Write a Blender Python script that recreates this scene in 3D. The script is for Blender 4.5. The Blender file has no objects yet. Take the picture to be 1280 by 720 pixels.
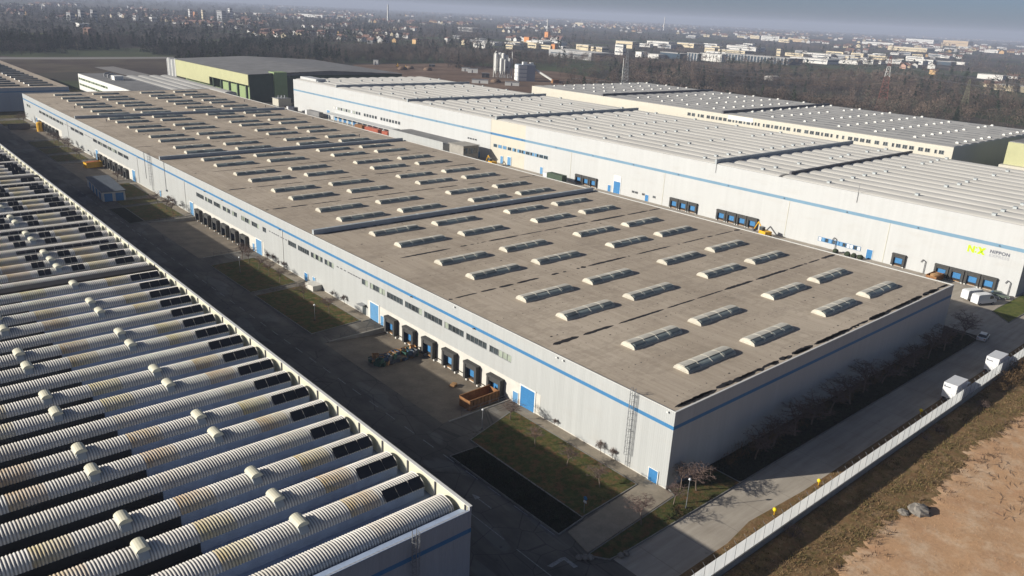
import bpy, math, random
import numpy as np
from mathutils import Vector, Matrix
random.seed(7); RNG = np.random.default_rng(7)
scene = bpy.context.scene
COL = scene.collection

# ------------------------------------------------------------------ camera
CAM = np.array([-76.283, -52.332, 59.162]); FPX = 977.55
CR = np.array([0.7541619794, -0.6550640302, 0.0461608613])
CU = np.array([0.1853027510, 0.2797180155, 0.9420301069])
CF = np.array([0.6300020629, 0.7018895555, -0.3323378592])
cam_d = bpy.data.cameras.new('camera'); cam = bpy.data.objects.new('camera', cam_d); COL.objects.link(cam)
cam_d.sensor_width = 36.0; cam_d.lens = FPX / 1280 * 36.0
cam_d.clip_start = 0.5; cam_d.clip_end = 60000
cam.matrix_world = Matrix(((CR[0], CU[0], -CF[0], CAM[0]), (CR[1], CU[1], -CF[1], CAM[1]), (CR[2], CU[2], -CF[2], CAM[2]), (0, 0, 0, 1)))
scene.camera = cam

# ------------------------------------------------------------------ light
SUN_EL = 20.2; SUN_DIR = Vector((0.886, -0.463, 0)).normalized()
world = bpy.data.worlds.new('World'); scene.world = world; world.use_nodes = True
wn = world.node_tree
sky = wn.nodes.new('ShaderNodeTexSky'); sky.sky_type = 'NISHITA'; sky.sun_disc = False
sky.sun_elevation = math.radians(SUN_EL)
sky.sun_rotation = math.radians(297.6)
sky.air_density = 0.45; sky.dust_density = 1.4; sky.ozone_density = 2.2; sky.altitude = 100
wn.links.new(sky.outputs[0], wn.nodes['Background'].inputs[0]); wn.nodes['Background'].inputs[1].default_value = 0.058
sun_d = bpy.data.lights.new('sun', 'SUN'); sun_d.energy = 5.0; sun_d.angle = math.radians(0.5); sun_d.color = (1.0, 0.94, 0.84)
sun = bpy.data.objects.new('sun', sun_d); COL.objects.link(sun); sun.location = (-200, 100, 150)
ld = Vector((SUN_DIR.x * math.cos(math.radians(SUN_EL)), SUN_DIR.y * math.cos(math.radians(SUN_EL)), -math.sin(math.radians(SUN_EL))))
sun.rotation_euler = ld.to_track_quat('-Z', 'Y').to_euler()
vs = scene.view_settings; vs.view_transform = 'Standard'; vs.look = 'None'; vs.gamma = 1; vs.use_curve_mapping = False; vs.exposure = 0.5
scene.cycles.max_bounces = 5; scene.cycles.diffuse_bounces = 2; scene.cycles.glossy_bounces = 2; scene.cycles.transmission_bounces = 3
scene.cycles.volume_bounces = 1; scene.cycles.transparent_max_bounces = 4

# ------------------------------------------------------------------ helpers
def ray(px, py):
    return CF + (px - 640) / FPX * CR - (py - 360) / FPX * CU
def gp(px, py, z=0.0):
    """pixel of the photograph -> point on the level z"""
    d = ray(px, py); t = (z - CAM[2]) / d[2]; return CAM + t * d
def proj(p):
    d = np.asarray(p, float) - CAM; z = d @ CF
    return 640 + FPX * (d @ CR) / z, 360 - FPX * (d @ CU) / z

class NT:
    def __init__(s, m): s.t = m.node_tree; s.bsdf = s.t.nodes['Principled BSDF']; s.out = s.t.nodes['Material Output']
    def n(s, ty, **kw):
        nd = s.t.nodes.new(ty)
        for k, v in kw.items():
            if k.startswith('i_'):
                key = k[2:]; key = int(key) if key.isdigit() else key.replace('_', ' ')
                if hasattr(v, 'is_output') or isinstance(v, bpy.types.NodeSocket): s.t.links.new(v, nd.inputs[key])
                else: nd.inputs[key].default_value = v
            else: setattr(nd, k, v)
        return nd
    def l(s, a, b): s.t.links.new(a, b)
    def pos(s): return s.n('ShaderNodeNewGeometry').outputs['Position']
    def sep(s, v):
        return s.n('ShaderNodeSeparateXYZ', i_0=v).outputs
    def noise(s, v, sc, det=3, rough=.55):
        return s.n('ShaderNodeTexNoise', i_Vector=v, i_Scale=sc, i_Detail=det, i_Roughness=rough).outputs['Fac']
    def m(s, op, a, b=0.0, c=0.0, clamp=False):
        nd = s.n('ShaderNodeMath', operation=op, use_clamp=clamp)
        for i, v in enumerate((a, b, c)):
            if isinstance(v, bpy.types.NodeSocket): s.l(v, nd.inputs[i])
            else: nd.inputs[i].default_value = v
        return nd.outputs[0]
    def ramp(s, f, a, b, lo=0.0, hi=1.0):
        nd = s.n('ShaderNodeMapRange', i_0=f, i_1=a, i_2=b, i_3=lo, i_4=hi); return nd.outputs[0]
    def mix(s, f, a, b, blend='MIX'):
        nd = s.n('ShaderNodeMix', data_type='RGBA', blend_type=blend)
        for i, v in ((0, f), (6, a), (7, b)):
            if isinstance(v, bpy.types.NodeSocket): s.l(v, nd.inputs[i])
            elif i == 0: nd.inputs[0].default_value = v
            else: nd.inputs[i].default_value = (*v[:3], 1)
        return nd.outputs[2]
    def scale(s, v, sx, sy, sz):
        return s.n('ShaderNodeVectorMath', operation='MULTIPLY', i_0=v, i_1=(sx, sy, sz)).outputs[0]
    def bump(s, h, strength=.3, dist=.05):
        nd = s.n('ShaderNodeBump', i_Height=h, i_Strength=strength, i_Distance=dist); s.l(nd.outputs[0], s.bsdf.inputs['Normal'])
    def col(s, c):
        if isinstance(c, bpy.types.NodeSocket): s.l(c, s.bsdf.inputs['Base Color'])
        else: s.bsdf.inputs['Base Color'].default_value = (*c[:3], 1)

def newmat(name, rough=.8, metal=0.0, spec=.3):
    m = bpy.data.materials.new(name); m.use_nodes = True
    k = NT(m); k.bsdf.inputs['Roughness'].default_value = rough; k.bsdf.inputs['Metallic'].default_value = metal
    k.bsdf.inputs['Specular IOR Level'].default_value = spec
    return m, k

ORD = ['first', 'second', 'third', 'fourth', 'fifth', 'sixth', 'seventh', 'eighth', 'ninth', 'tenth', 'eleventh', 'twelfth', 'thirteenth', 'fourteenth', 'fifteenth', 'sixteenth', 'seventeenth', 'eighteenth', 'nineteenth', 'twentieth'] + ['twenty-' + w for w in ('first', 'second', 'third', 'fourth', 'fifth', 'sixth', 'seventh', 'eighth', 'ninth')]
def shade(c, f): return tuple(min(1, x * f) for x in c)

def mat(name, c, rough=.8, var=.18, sc=.6, metal=0.0, spec=.3, bump=0.0, bsc=12.0, c2=None):
    m, k = newmat(name, rough, metal, spec); p = k.pos()
    f = k.noise(p, sc, 5, .62); f2 = k.noise(p, sc * 9, 3)
    ff = k.m('ADD', k.m('MULTIPLY', f, .7), k.m('MULTIPLY', f2, .3))
    fr = k.ramp(ff, .32, .68)
    k.col(k.mix(fr, shade(c, 1 - var), c2 or shade(c, 1 + var)))
    if bump: k.bump(k.noise(p, bsc, 4), bump, .05)
    return m

class MB:
    """collects faces for ONE mesh"""
    def __init__(s): s.v = []; s.f = []; s.m = []; s.sm = []
    def quad(s, a, b, c, d, mi=0):
        n = len(s.v); s.v += [a, b, c, d]; s.f.append((n, n + 1, n + 2, n + 3)); s.m.append(mi); return s
    def poly(s, pts, mi=0):
        n = len(s.v); s.v += [tuple(p) for p in pts]; s.f.append(tuple(range(n, n + len(pts)))); s.m.append(mi); return s
    def tri(s, a, b, c, mi=0): return s.poly((a, b, c), mi)
    def box(s, x0, x1, y0, y1, z0, z1, mi=0):
        n = len(s.v)
        s.v += [(x0, y0, z0), (x1, y0, z0), (x1, y1, z0), (x0, y1, z0), (x0, y0, z1), (x1, y0, z1), (x1, y1, z1), (x0, y1, z1)]
        s.f += [(n, n + 3, n + 2, n + 1), (n + 4, n + 5, n + 6, n + 7), (n, n + 1, n + 5, n + 4), (n + 1, n + 2, n + 6, n + 5), (n + 2, n + 3, n + 7, n + 6), (n + 3, n, n + 4, n + 7)]
        s.m += [mi] * 6; return s
    def prism(s, pts, z0, z1, mi=0):
        """vertical prism from a counter-clockwise outline"""
        n = len(s.v); k = len(pts)
        s.v += [(p[0], p[1], z0) for p in pts] + [(p[0], p[1], z1) for p in pts]
        s.f.append(tuple(range(n + k, n + 2 * k))); s.f.append(tuple(range(n + k - 1, n - 1, -1)))
        for i in range(k): j = (i + 1) % k; s.f.append((n + i, n + j, n + k + j, n + k + i))
        s.m += [mi] * (k + 2); return s
    def ext(s, prof, x0, x1, axis=0, mi=0, caps=True):
        """extrude a profile [(u,z)] along x (axis 0: u=y) or y (axis 1: u=x)"""
        n = len(s.v); k = len(prof)
        g = (lambda t, u, z: (t, u, z)) if axis == 0 else (lambda t, u, z: (u, t, z))
        s.v += [g(x0, u, z) for u, z in prof] + [g(x1, u, z) for u, z in prof]
        for i in range(k - 1): s.f.append((n + i, n + i + 1, n + k + i + 1, n + k + i)); s.m.append(mi)
        if caps:
            s.f.append(tuple(n + i for i in range(k))); s.f.append(tuple(n + k + i for i in reversed(range(k)))); s.m += [mi, mi]
        return s
    def tube(s, a, b, r0, r1=None, seg=6, mi=0, cap=True):
        r1 = r0 if r1 is None else r1
        a = Vector(a); b = Vector(b); d = b - a
        if d.length < 1e-6: return s
        d.normalize(); u = d.orthogonal().normalized(); w = d.cross(u); n = len(s.v)
        for c, r in ((a, r0), (b, r1)):
            for i in range(seg):
                t = 2 * math.pi * i / seg; s.v.append(tuple(c + u * (r * math.cos(t)) + w * (r * math.sin(t))))
        for i in range(seg):
            j = (i + 1) % seg; s.f.append((n + i, n + j, n + seg + j, n + seg + i)); s.m.append(mi)
        if cap:
            s.f.append(tuple(n + i for i in reversed(range(seg)))); s.f.append(tuple(n + seg + i for i in range(seg))); s.m += [mi, mi]
        return s
    def lathe(s, prof, seg=12, c=(0, 0, 0), mi=0):
        n = len(s.v)
        for r, z in prof:
            for i in range(seg):
                t = 2 * math.pi * i / seg; s.v.append((c[0] + r * math.cos(t), c[1] + r * math.sin(t), c[2] + z))
        for j in range(len(prof) - 1):
            for i in range(seg):
                i2 = (i + 1) % seg; s.f.append((n + j * seg + i, n + j * seg + i2, n + (j + 1) * seg + i2, n + (j + 1) * seg + i)); s.m.append(mi)
        return s
    def mesh(s, name, mats, smooth=False):
        me = bpy.data.meshes.new(name); me.from_pydata(s.v, [], s.f)
        for m in (mats if isinstance(mats, (list, tuple)) else [mats]): me.materials.append(m)
        if any(s.m): me.polygons.foreach_set('material_index', s.m)
        if smooth: me.polygons.foreach_set('use_smooth', [True] * len(s.f))
        me.update(); return me

def link(name, me, parent=None, loc=(0, 0, 0), rz=0.0, scale=None):
    o = bpy.data.objects.new(name, me); COL.objects.link(o); o.location = loc
    if rz: o.rotation_euler = (0, 0, rz)
    if scale: o.scale = scale if isinstance(scale, (tuple, list)) else (scale,) * 3
    if parent: o.parent = parent
    return o
def tag(o, label, cat, group=None):
    o['label'] = label; o['category'] = cat
    if group: o['group'] = group
    return o
def thing(name, label, cat, loc=(0, 0, 0), rz=0.0, group=None, scale=None):
    return tag(link(name, None, None, loc, rz, scale), label, cat, group)
def struct(name, me, loc=(0, 0, 0)):
    o = link(name, me, None, loc); o['kind'] = 'structure'; return o
def stuff(name, me, label, cat, parent=None):
    o = link(name, me, parent); o['kind'] = 'stuff'
    if parent is None: tag(o, label, cat)
    return o
def npmesh(name, V, F, mats, mi=None, cols=None, smooth=False):
    """numpy triangles/quads -> mesh"""
    me = bpy.data.meshes.new(name); V = np.asarray(V, np.float32); F = np.asarray(F, np.int32); k = F.shape[1]
    me.vertices.add(len(V)); me.vertices.foreach_set('co', V.ravel())
    me.loops.add(F.size); me.loops.foreach_set('vertex_index', F.ravel())
    me.polygons.add(len(F)); me.polygons.foreach_set('loop_start', np.arange(0, F.size, k, dtype=np.int32))
    for m in (mats if isinstance(mats, (list, tuple)) else [mats]): me.materials.append(m)
    if mi is not None: me.polygons.foreach_set('material_index', np.asarray(mi, np.int32))
    if smooth: me.polygons.foreach_set('use_smooth', [True] * len(F))
    if cols is not None:
        a = me.color_attributes.new('tint', 'FLOAT_COLOR', 'POINT'); c4 = np.ones((len(V), 4), np.float32); c4[:, :3] = cols
        a.data.foreach_set('color', c4.ravel())
    me.update(calc_edges=True); me.validate(); return me
# ------------------------------------------------------------------ materials
def cladding(name, c, rib=.33, amp=.25, rough=.5, dirt=.08, panel=1.0, joint=.10):
    m, k = newmat(name, rough, 0, .35); p = k.pos(); x, y, z = k.sep(p)
    t = k.m('ADD', x, y)
    pan = k.n('ShaderNodeTexWhiteNoise', noise_dimensions='1D', i_W=k.m('FLOOR', k.m('MULTIPLY', t, 1 / panel))).outputs['Value']
    st = k.noise(k.scale(p, 1, 1, .06), .9, 4, .65)
    f = k.m('ADD', k.m('MULTIPLY', pan, .25), k.m('MULTIPLY', k.ramp(st, .3, .7), .75))
    low = k.ramp(k.noise(k.scale(p, .25, .25, 1), .5, 3), .55, .75)
    c1 = k.mix(f, shade(c, 1 - dirt), shade(c, 1 + dirt * .6))
    run = k.ramp(k.noise(k.scale(p, 1, 1, .025), 1.7, 5, .7), .60, .80)
    c1 = k.mix(k.m('MULTIPLY', run, .09), c1, (.27, .25, .21))
    jl = k.m('LESS_THAN', k.m('FRACT', k.m('MULTIPLY', t, 1 / panel)), .05 / panel)
    c1 = k.mix(k.m('MULTIPLY', jl, joint), c1, (.12, .12, .12))
    k.col(k.mix(k.m('MULTIPLY', low, .16), c1, (.34, .30, .25)))
    k.bump(k.m('SINE', k.m('MULTIPLY', t, 2 * math.pi / rib)), amp, .03); return m

M = {}
M['clad'] = cladding('grey_white_cladding', (.392, .405, .40))
M['clad_left'] = cladding('left_hall_cladding', (.33, .35, .38), rib=.5, amp=.5)
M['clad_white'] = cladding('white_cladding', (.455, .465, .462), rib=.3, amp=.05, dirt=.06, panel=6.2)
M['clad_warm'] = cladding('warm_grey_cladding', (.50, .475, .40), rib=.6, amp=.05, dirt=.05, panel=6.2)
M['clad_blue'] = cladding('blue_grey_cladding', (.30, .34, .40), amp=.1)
M['plinth'] = mat('white_plinth_concrete', (.53, .515, .47), .85, .10, .7)
M['stripe'] = mat('blue_stripe_paint', (.045, .17, .34), .5, .08, .4)
M['stripe_pale'] = mat('pale_blue_stripe_paint', (.14, .25, .345), .55, .08, .2)
M['door_blue'] = mat('blue_door_paint', (.04, .175, .38), .5, .10, 1.)
M['door_pale'] = mat('pale_blue_door_paint', (.10, .25, .44), .5, .10, 1.)
M['white'] = mat('white_paint', (.66, .66, .63), .6, .07, 1.5)
M['coping'] = mat('coping_metal', (.60, .60, .57), .45, .06, 1.)
M['dark'] = mat('dark_rubber', (.022, .022, .024), .8, .25, 2.)
M['rubber'] = mat('dock_rubber', (.05, .05, .048), .75, .3, 3.)
M['steel'] = mat('galvanised_steel', (.30, .31, .32), .45, .15, 2., metal=.5)
M['darksteel'] = mat('dark_steel', (.09, .09, .10), .5, .2, 2.)
M['concrete'] = mat('concrete', (.30, .285, .255), .9, .2, .5, bump=.2)
M['roof_black'] = mat('roof_black', (.018, .017, .018), .75, .3, 1.5)
M['timber'] = mat('pallet_timber', (.38, .22, .10), .85, .3, 3.)
M['orange'] = mat('rusty_orange_steel', (.20, .085, .03), .75, .35, 1.6, c2=(.32, .16, .065))
M['yellow'] = mat('yellow_paint', (.62, .34, .015), .6, .15, 1.)
M['yellowbright'] = mat('bright_yellow_paint', (.75, .55, .01), .5, .05, 1.)
M['red'] = mat('red_paint', (.36, .095, .055), .7, .2, 1.)
M['line'] = mat('road_paint', (.27, .27, .26), .85, .5, 2.5)
M['kerb'] = mat('kerb_stone', (.19, .185, .172), .9, .25, 1.2)
M['tyre'] = mat('tyre', (.02, .02, .02), .9, .2, 5.)
M['carwhite'] = mat('vehicle_white', (.62, .63, .64), .35, .03, 1., spec=.5)
M['terracotta'] = mat('roof_tiles', (.175, .10, .078), .9, .25, .15)
M['greenpaint'] = mat('pale_green_panel', (.24, .32, .15), .7, .08, .3)
M['limepanel'] = mat('pale_yellow_green_panel', (.39, .39, .22), .7, .07, .2)
M['darkgreen'] = mat('dark_green_panel', (.05, .075, .05), .8, .15, .3)
M['greyroof'] = mat('grey_roofing', (.17, .17, .17), .9, .25, .12)

def glass(name, c, rough=.12, var=.5, grime=0.):
    m, k = newmat(name, rough, 0, .6); p = k.pos()
    cc = k.mix(k.ramp(k.noise(p, .35, 2), .35, .65), shade(c, 1 - var), shade(c, 1 + var))
    if grime:
        oi = k.n('ShaderNodeObjectInfo').outputs['Random']; f = k.m('MULTIPLY', k.m('ADD', k.m('MULTIPLY', oi, .6), k.ramp(k.noise(p, 1.1, 4, .7), .4, .7)), grime)
        cc = k.mix(f, cc, (.20, .185, .15))
    k.col(cc); return m
M['glass'] = glass('window_glass', (.045, .055, .06))
M['glass_pale'] = glass('pale_window_glass', (.30, .34, .28), .3, .25)
M['glass_sky'] = glass('rooflight_sheet', (.26, .305, .285), .4, .12, .22)
M['rooflight'] = glass('rooflight_shell', (.55, .525, .445), .5, .06, .30)
M['flap'] = glass('rooflight_flap', (.13, .15, .145), .4, .3)
M['solar'] = glass('solar_cell', (.008, .009, .012), .35, .3)

def m_roof():
    m, k = newmat('beige_roof_membrane', .92, 0, .15); p = k.pos(); x, y, z = k.sep(p)
    big = k.noise(p, .035, 5, .6); st = k.noise(k.scale(p, 1, .07, 1), .9, 4, .65); fine = k.noise(p, 3., 3)
    f = k.m('ADD', k.m('ADD', k.m('MULTIPLY', big, .5), k.m('MULTIPLY', st, .4)), k.m('MULTIPLY', fine, .15))
    c = k.mix(k.ramp(f, .38, .68), (.325, .268, .205), (.49, .418, .330))
    strip = k.n('ShaderNodeTexWhiteNoise', noise_dimensions='1D', i_W=k.m('FLOOR', k.m('MULTIPLY', x, 1 / 1.05))).outputs['Value']
    seam = k.m('LESS_THAN', k.m('FRACT', k.m('MULTIPLY', x, 1 / 1.05)), .06)
    c = k.mix(k.m('MULTIPLY', strip, .10), c, (.56, .49, .40))
    c = k.mix(k.m('MULTIPLY', seam, .22), c, (.17, .145, .12))
    pond = k.ramp(k.noise(k.scale(p, .5, 1, 1), .11, 5, .75), .50, .53); pond2 = k.ramp(k.noise(k.scale(p, .5, 1, 1), .11, 5, .75), .60, .56)
    c = k.mix(k.m('MULTIPLY', k.m('MULTIPLY', pond, pond2), .22), c, (.20, .165, .13))
    blot = k.ramp(k.noise(p, .16, 4, .7), .60, .74)
    c = k.mix(k.m('MULTIPLY', blot, .40), c, (.19, .163, .135))
    k.col(c); k.bump(fine, .12, .03); return m
M['roof'] = m_roof()

def m_asphalt():
    m, k = newmat('worn_asphalt', .9, 0, .2); p = k.pos()
    big = k.noise(p, .06, 5, .62); mid = k.noise(k.scale(p, 1, .35, 1), .35, 4, .6); fine = k.noise(p, 6., 2)
    f = k.m('ADD', k.m('MULTIPLY', big, .55), k.m('MULTIPLY', mid, .45))
    c = k.mix(k.ramp(f, .36, .64), (.070, .066, .058), (.185, .165, .138))
    patch = k.ramp(k.noise(k.scale(p, .6, .18, 1), .42, 2, .4), .58, .62)
    c = k.mix(k.m('MULTIPLY', patch, .5), c, (.21, .20, .18))
    spot = k.ramp(k.noise(p, .55, 3, .7), .66, .74)
    c = k.mix(k.m('MULTIPLY', spot, .7), c, (.04, .04, .04))
    crack = k.n('ShaderNodeTexVoronoi', feature='DISTANCE_TO_EDGE', i_Vector=p, i_Scale=.22).outputs['Distance']
    c = k.mix(k.m('MULTIPLY', k.m('LESS_THAN', crack, .012), .45), c, (.03, .03, .03))
    tyre = k.ramp(k.noise(k.scale(p, 1.2, .035, 1), 1.0, 5, .7), .56, .70); c = k.mix(k.m('MULTIPLY', tyre, .5), c, (.04, .038, .036))
    k.col(c); k.bump(fine, .25, .03); return m
M['asphalt'] = m_asphalt()

def m_roadslab():
    m, k = newmat('pale_concrete_road', .9, 0, .2); p = k.pos(); x, y, z = k.sep(p)
    big = k.noise(p, .12, 5, .6); st = k.noise(k.scale(p, .1, 1, 1), 1.1, 4, .6); fine = k.noise(p, 7., 2)
    f = k.m('ADD', k.m('MULTIPLY', big, .5), k.m('MULTIPLY', st, .5))
    c = k.mix(k.ramp(f, .35, .66), (.285, .25, .205), (.44, .395, .33))
    j = k.m('LESS_THAN', k.m('FRACT', k.m('MULTIPLY', x, 1 / 6.)), .012)
    c = k.mix(k.m('MULTIPLY', j, .5), c, (.10, .09, .08))
    spot = k.ramp(k.noise(p, .5, 3, .7), .66, .76)
    c = k.mix(k.m('MULTIPLY', spot, .4), c, (.12, .11, .10))
    k.col(c); k.bump(fine, .2, .03); return m
M['roadslab'] = m_roadslab()

def m_ground(name, cols, sc, rough=.95, bump=.6, bsc=5.):
    """cols: list of colours blended by layered noise"""
    m, k = newmat(name, rough, 0, .1); p = k.pos(); c = cols[0]
    for i, cc in enumerate(cols[1:]):
        off = k.n('ShaderNodeVectorMath', operation='ADD', i_0=p, i_1=(37.1 * i, 91.7 * i, 0)).outputs[0]
        f = k.ramp(k.noise(off, sc * (1.7 ** i), 6, .68), .44, .60)
        c = k.mix(f, c, cc)
    fine = k.noise(p, bsc, 5, .75)
    c = k.mix(k.m('MULTIPLY', k.ramp(fine, .42, .66), .35), c, shade(cols[-1], .5))
    k.col(c); k.bump(fine, bump, .15); return m
M['grass'] = m_ground('thin_winter_grass', [(.075, .085, .026), (.12, .105, .04), (.16, .085, .045), (.05, .065, .02)], .35)
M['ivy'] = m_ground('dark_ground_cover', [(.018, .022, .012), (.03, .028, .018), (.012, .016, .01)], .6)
M['lawn'] = m_ground('green_lawn', [(.11, .13, .03), (.15, .145, .045), (.08, .10, .025)], .4)
M['weeds'] = m_ground('dry_weeds', [(.25, .165, .08), (.15, .105, .045), (.31, .21, .12), (.12, .095, .035), (.20, .12, .06)], .22, bsc=3.)
M['dirt'] = m_ground('reddish_bare_earth', [(.53, .335, .195), (.47, .28, .16), (.59, .43, .29), (.50, .31, .175)], .11, bsc=2.6, bump=.22)
M['bayfloor'] = mat('stained_bay_concrete', (.185, .155, .118), .92, .28, .35, bump=.2, bsc=8.)
M['pathway'] = mat('gravel_path', (.25, .215, .165), .95, .22, .6, bump=.3)
M['plough'] = m_ground('ploughed_brown_field', [(.055, .042, .036), (.075, .055, .045), (.10, .085, .06)], .012, bsc=.6)
M['site_earth'] = m_ground('building_site_earth', [(.16, .105, .075), (.21, .15, .11), (.12, .08, .055)], .02, bsc=.6)

def m_plain():
    m, k = newmat('plain_of_fields', .95, 0, .1); p = k.pos()
    v = k.n('ShaderNodeTexVoronoi', i_Vector=k.scale(p, 1, 1.6, 1), i_Scale=.0042); cell = v.outputs['Color']
    h = k.sep(cell)[0]
    c = k.mix(k.ramp(h, .2, .8), (.045, .042, .034), (.095, .080, .062))
    c = k.mix(k.m('GREATER_THAN', k.sep(cell)[1], .74), c, (.062, .080, .036))
    n = k.noise(p, .02, 6, .7); c = k.mix(k.m('MULTIPLY', k.ramp(n, .4, .65), .6), c, (.04, .036, .030))
    k.col(c); return m
M['plain'] = m_plain()

def m_tint(name, rough=.9):
    m, k = newmat(name, rough, 0, .1); a = k.n('ShaderNodeAttribute', attribute_name='tint').outputs['Color']; k.col(a); return m
M['tint'] = m_tint('wood_tint'); M['tint_house'] = m_tint('house_tint')
M['bark'] = mat('grey_brown_bark', (.15, .115, .09), .95, .25, 3.)
M['twig'] = mat('reddish_twigs', (.125, .088, .075), .95, .3, 2.)
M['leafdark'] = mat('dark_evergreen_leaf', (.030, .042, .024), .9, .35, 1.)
M['shrub'] = mat('dry_brown_shrub', (.12, .075, .035), .95, .35, 1.5)

def m_vault(name, stain):
    m, k = newmat(name, .8, 0, .25); p = k.pos(); x, y, z = k.sep(p)
    u = k.m('FRACT', k.m('MULTIPLY', k.m('ADD', x, 43.1 + .0), 1 / 13.05))          # aged rooflight sheets every 13 m
    wob = k.m('MULTIPLY', k.m('SUBTRACT', k.noise(p, .5, 3), .5), .05)
    fade = k.ramp(k.m('ADD', u, wob), .30, .0)
    inside = k.m('LESS_THAN', u, .27)
    st = k.m('MULTIPLY', k.m('MULTIPLY', inside, k.ramp(fade, 0, 1, .45, 1.)), stain)
    base = k.mix(k.ramp(k.noise(p, .35, 4), .35, .65), (.60, .575, .52), (.73, .70, .64))
    tone = k.mix(k.ramp(k.noise(p, .06, 2), .42, .60), (.56, .46, .20), (.48, .31, .14))
    c = k.mix(k.m('MULTIPLY', st, k.ramp(k.noise(p, .8, 3), .3, .6, .35, .85)), base, tone)
    rib = k.m('COSINE', k.m('MULTIPLY', k.m('ADD', x, 34.15), 2 * math.pi / .30))   # rib shading painted in: grooves darker than crests
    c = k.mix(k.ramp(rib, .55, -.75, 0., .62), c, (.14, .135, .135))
    k.col(c); return m
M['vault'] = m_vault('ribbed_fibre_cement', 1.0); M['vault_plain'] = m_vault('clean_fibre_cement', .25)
def m_sheetroof(name, c1, c2, rib):
    m, k = newmat(name, .6, 0, .3); p = k.pos(); x, y, z = k.sep(p)
    k.col(k.mix(k.ramp(k.noise(k.scale(p, 1, .2, 1), .15, 5, .65), .35, .65), c1, c2))
    k.bump(k.m('SINE', k.m('MULTIPLY', y, 2 * math.pi / rib)), .2, .04); return m
M['vault_c'] = m_sheetroof('pale_vault_sheet', (.56, .54, .49), (.66, .64, .585), .5)
M['roof_d'] = m_sheetroof('grey_sheet_roof', (.35, .345, .325), (.43, .42, .395), 1.2)
M['gutter'] = mat('zinc_gutter_sheet', (.25, .31, .42), .5, .18, .8, spec=.4)  # zinc tinted blue and darkened to carry the sky-lit shade of the valleys
M['hood'] = mat('cream_vent_hood', (.56, .54, .42), .6, .08, 1.)
M['hood_grey'] = mat('grey_vent_collar', (.36, .39, .40), .6, .1, 1.)
def m_panelwall():
    m, k = newmat('translucent_grp_panel', .6, 0, .3); p = k.pos()
    c = k.mix(k.ramp(k.noise(k.scale(p, 1, 1, .3), .8, 3), .35, .65), (.74, .77, .78), (.86, .88, .88)); k.col(c)
    tr = k.n('ShaderNodeBsdfTranslucent', i_Color=c); mx = k.n('ShaderNodeMixShader', i_0=.75)
    k.l(k.bsdf.outputs[0], mx.inputs[1]); k.l(tr.outputs[0], mx.inputs[2]); k.l(mx.outputs[0], k.out.inputs[0]); return m
M['grp'] = m_panelwall()

# ------------------------------------------------------------------ ground, roads, yards
def sheet(name, rects, m, z=0.0, kind='structure', thick=None):
    b = MB()
    for r in rects:
        if len(r) == 4 and not isinstance(r[0], (tuple, list)): x0, x1, y0, y1 = r; b.quad((x0, y0, z), (x1, y0, z), (x1, y1, z), (x0, y1, z))
        else: b.poly([(p[0], p[1], z) for p in r])
    o = link(name, b.mesh(name, m)); o['kind'] = kind; return o
def grid_sheet(name, x0, x1, y0, y1, nx, ny, m, zf):
    xs = np.linspace(x0, x1, nx + 1); ys = np.linspace(y0, y1, ny + 1); X, Y = np.meshgrid(xs, ys)
    Zz = zf(X, Y); V = np.stack([X, Y, Zz], -1).reshape(-1, 3); i = np.arange(ny)[:, None] * (nx + 1) + np.arange(nx)[None]
    F = np.stack([i, i + 1, i + nx + 2, i + nx + 1], -1).reshape(-1, 4)
    return struct(name, npmesh(name, V, F, m, smooth=True))

R_ = 32000.
# one sheet to the horizon, with a cut-out where the sunken yard is
g = MB(); HX0, HX1, HY0, HY1 = -33.0, -0.3, 0.5, 392.0
for (x0, x1, y0, y1) in ((-R_, R_, -R_, HY0), (-R_, R_, HY1, R_), (-R_, HX0, HY0, HY1), (HX1, R_, HY0, HY1)):
    g.quad((x0, y0, -.03), (x1, y0, -.03), (x1, y1, -.03), (x0, y1, -.03))
struct('ground', g.mesh('ground', M['plain']))

PITS = [(31.9, 68.8), (130.6, 168.9), (227.5, 265.2), (322.0, 362.5)]     # truck pits in front of the docks
PX = -13.4
yb = MB(); ys = [-26.0] + [v for p in PITS for v in p] + [440.0]
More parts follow.
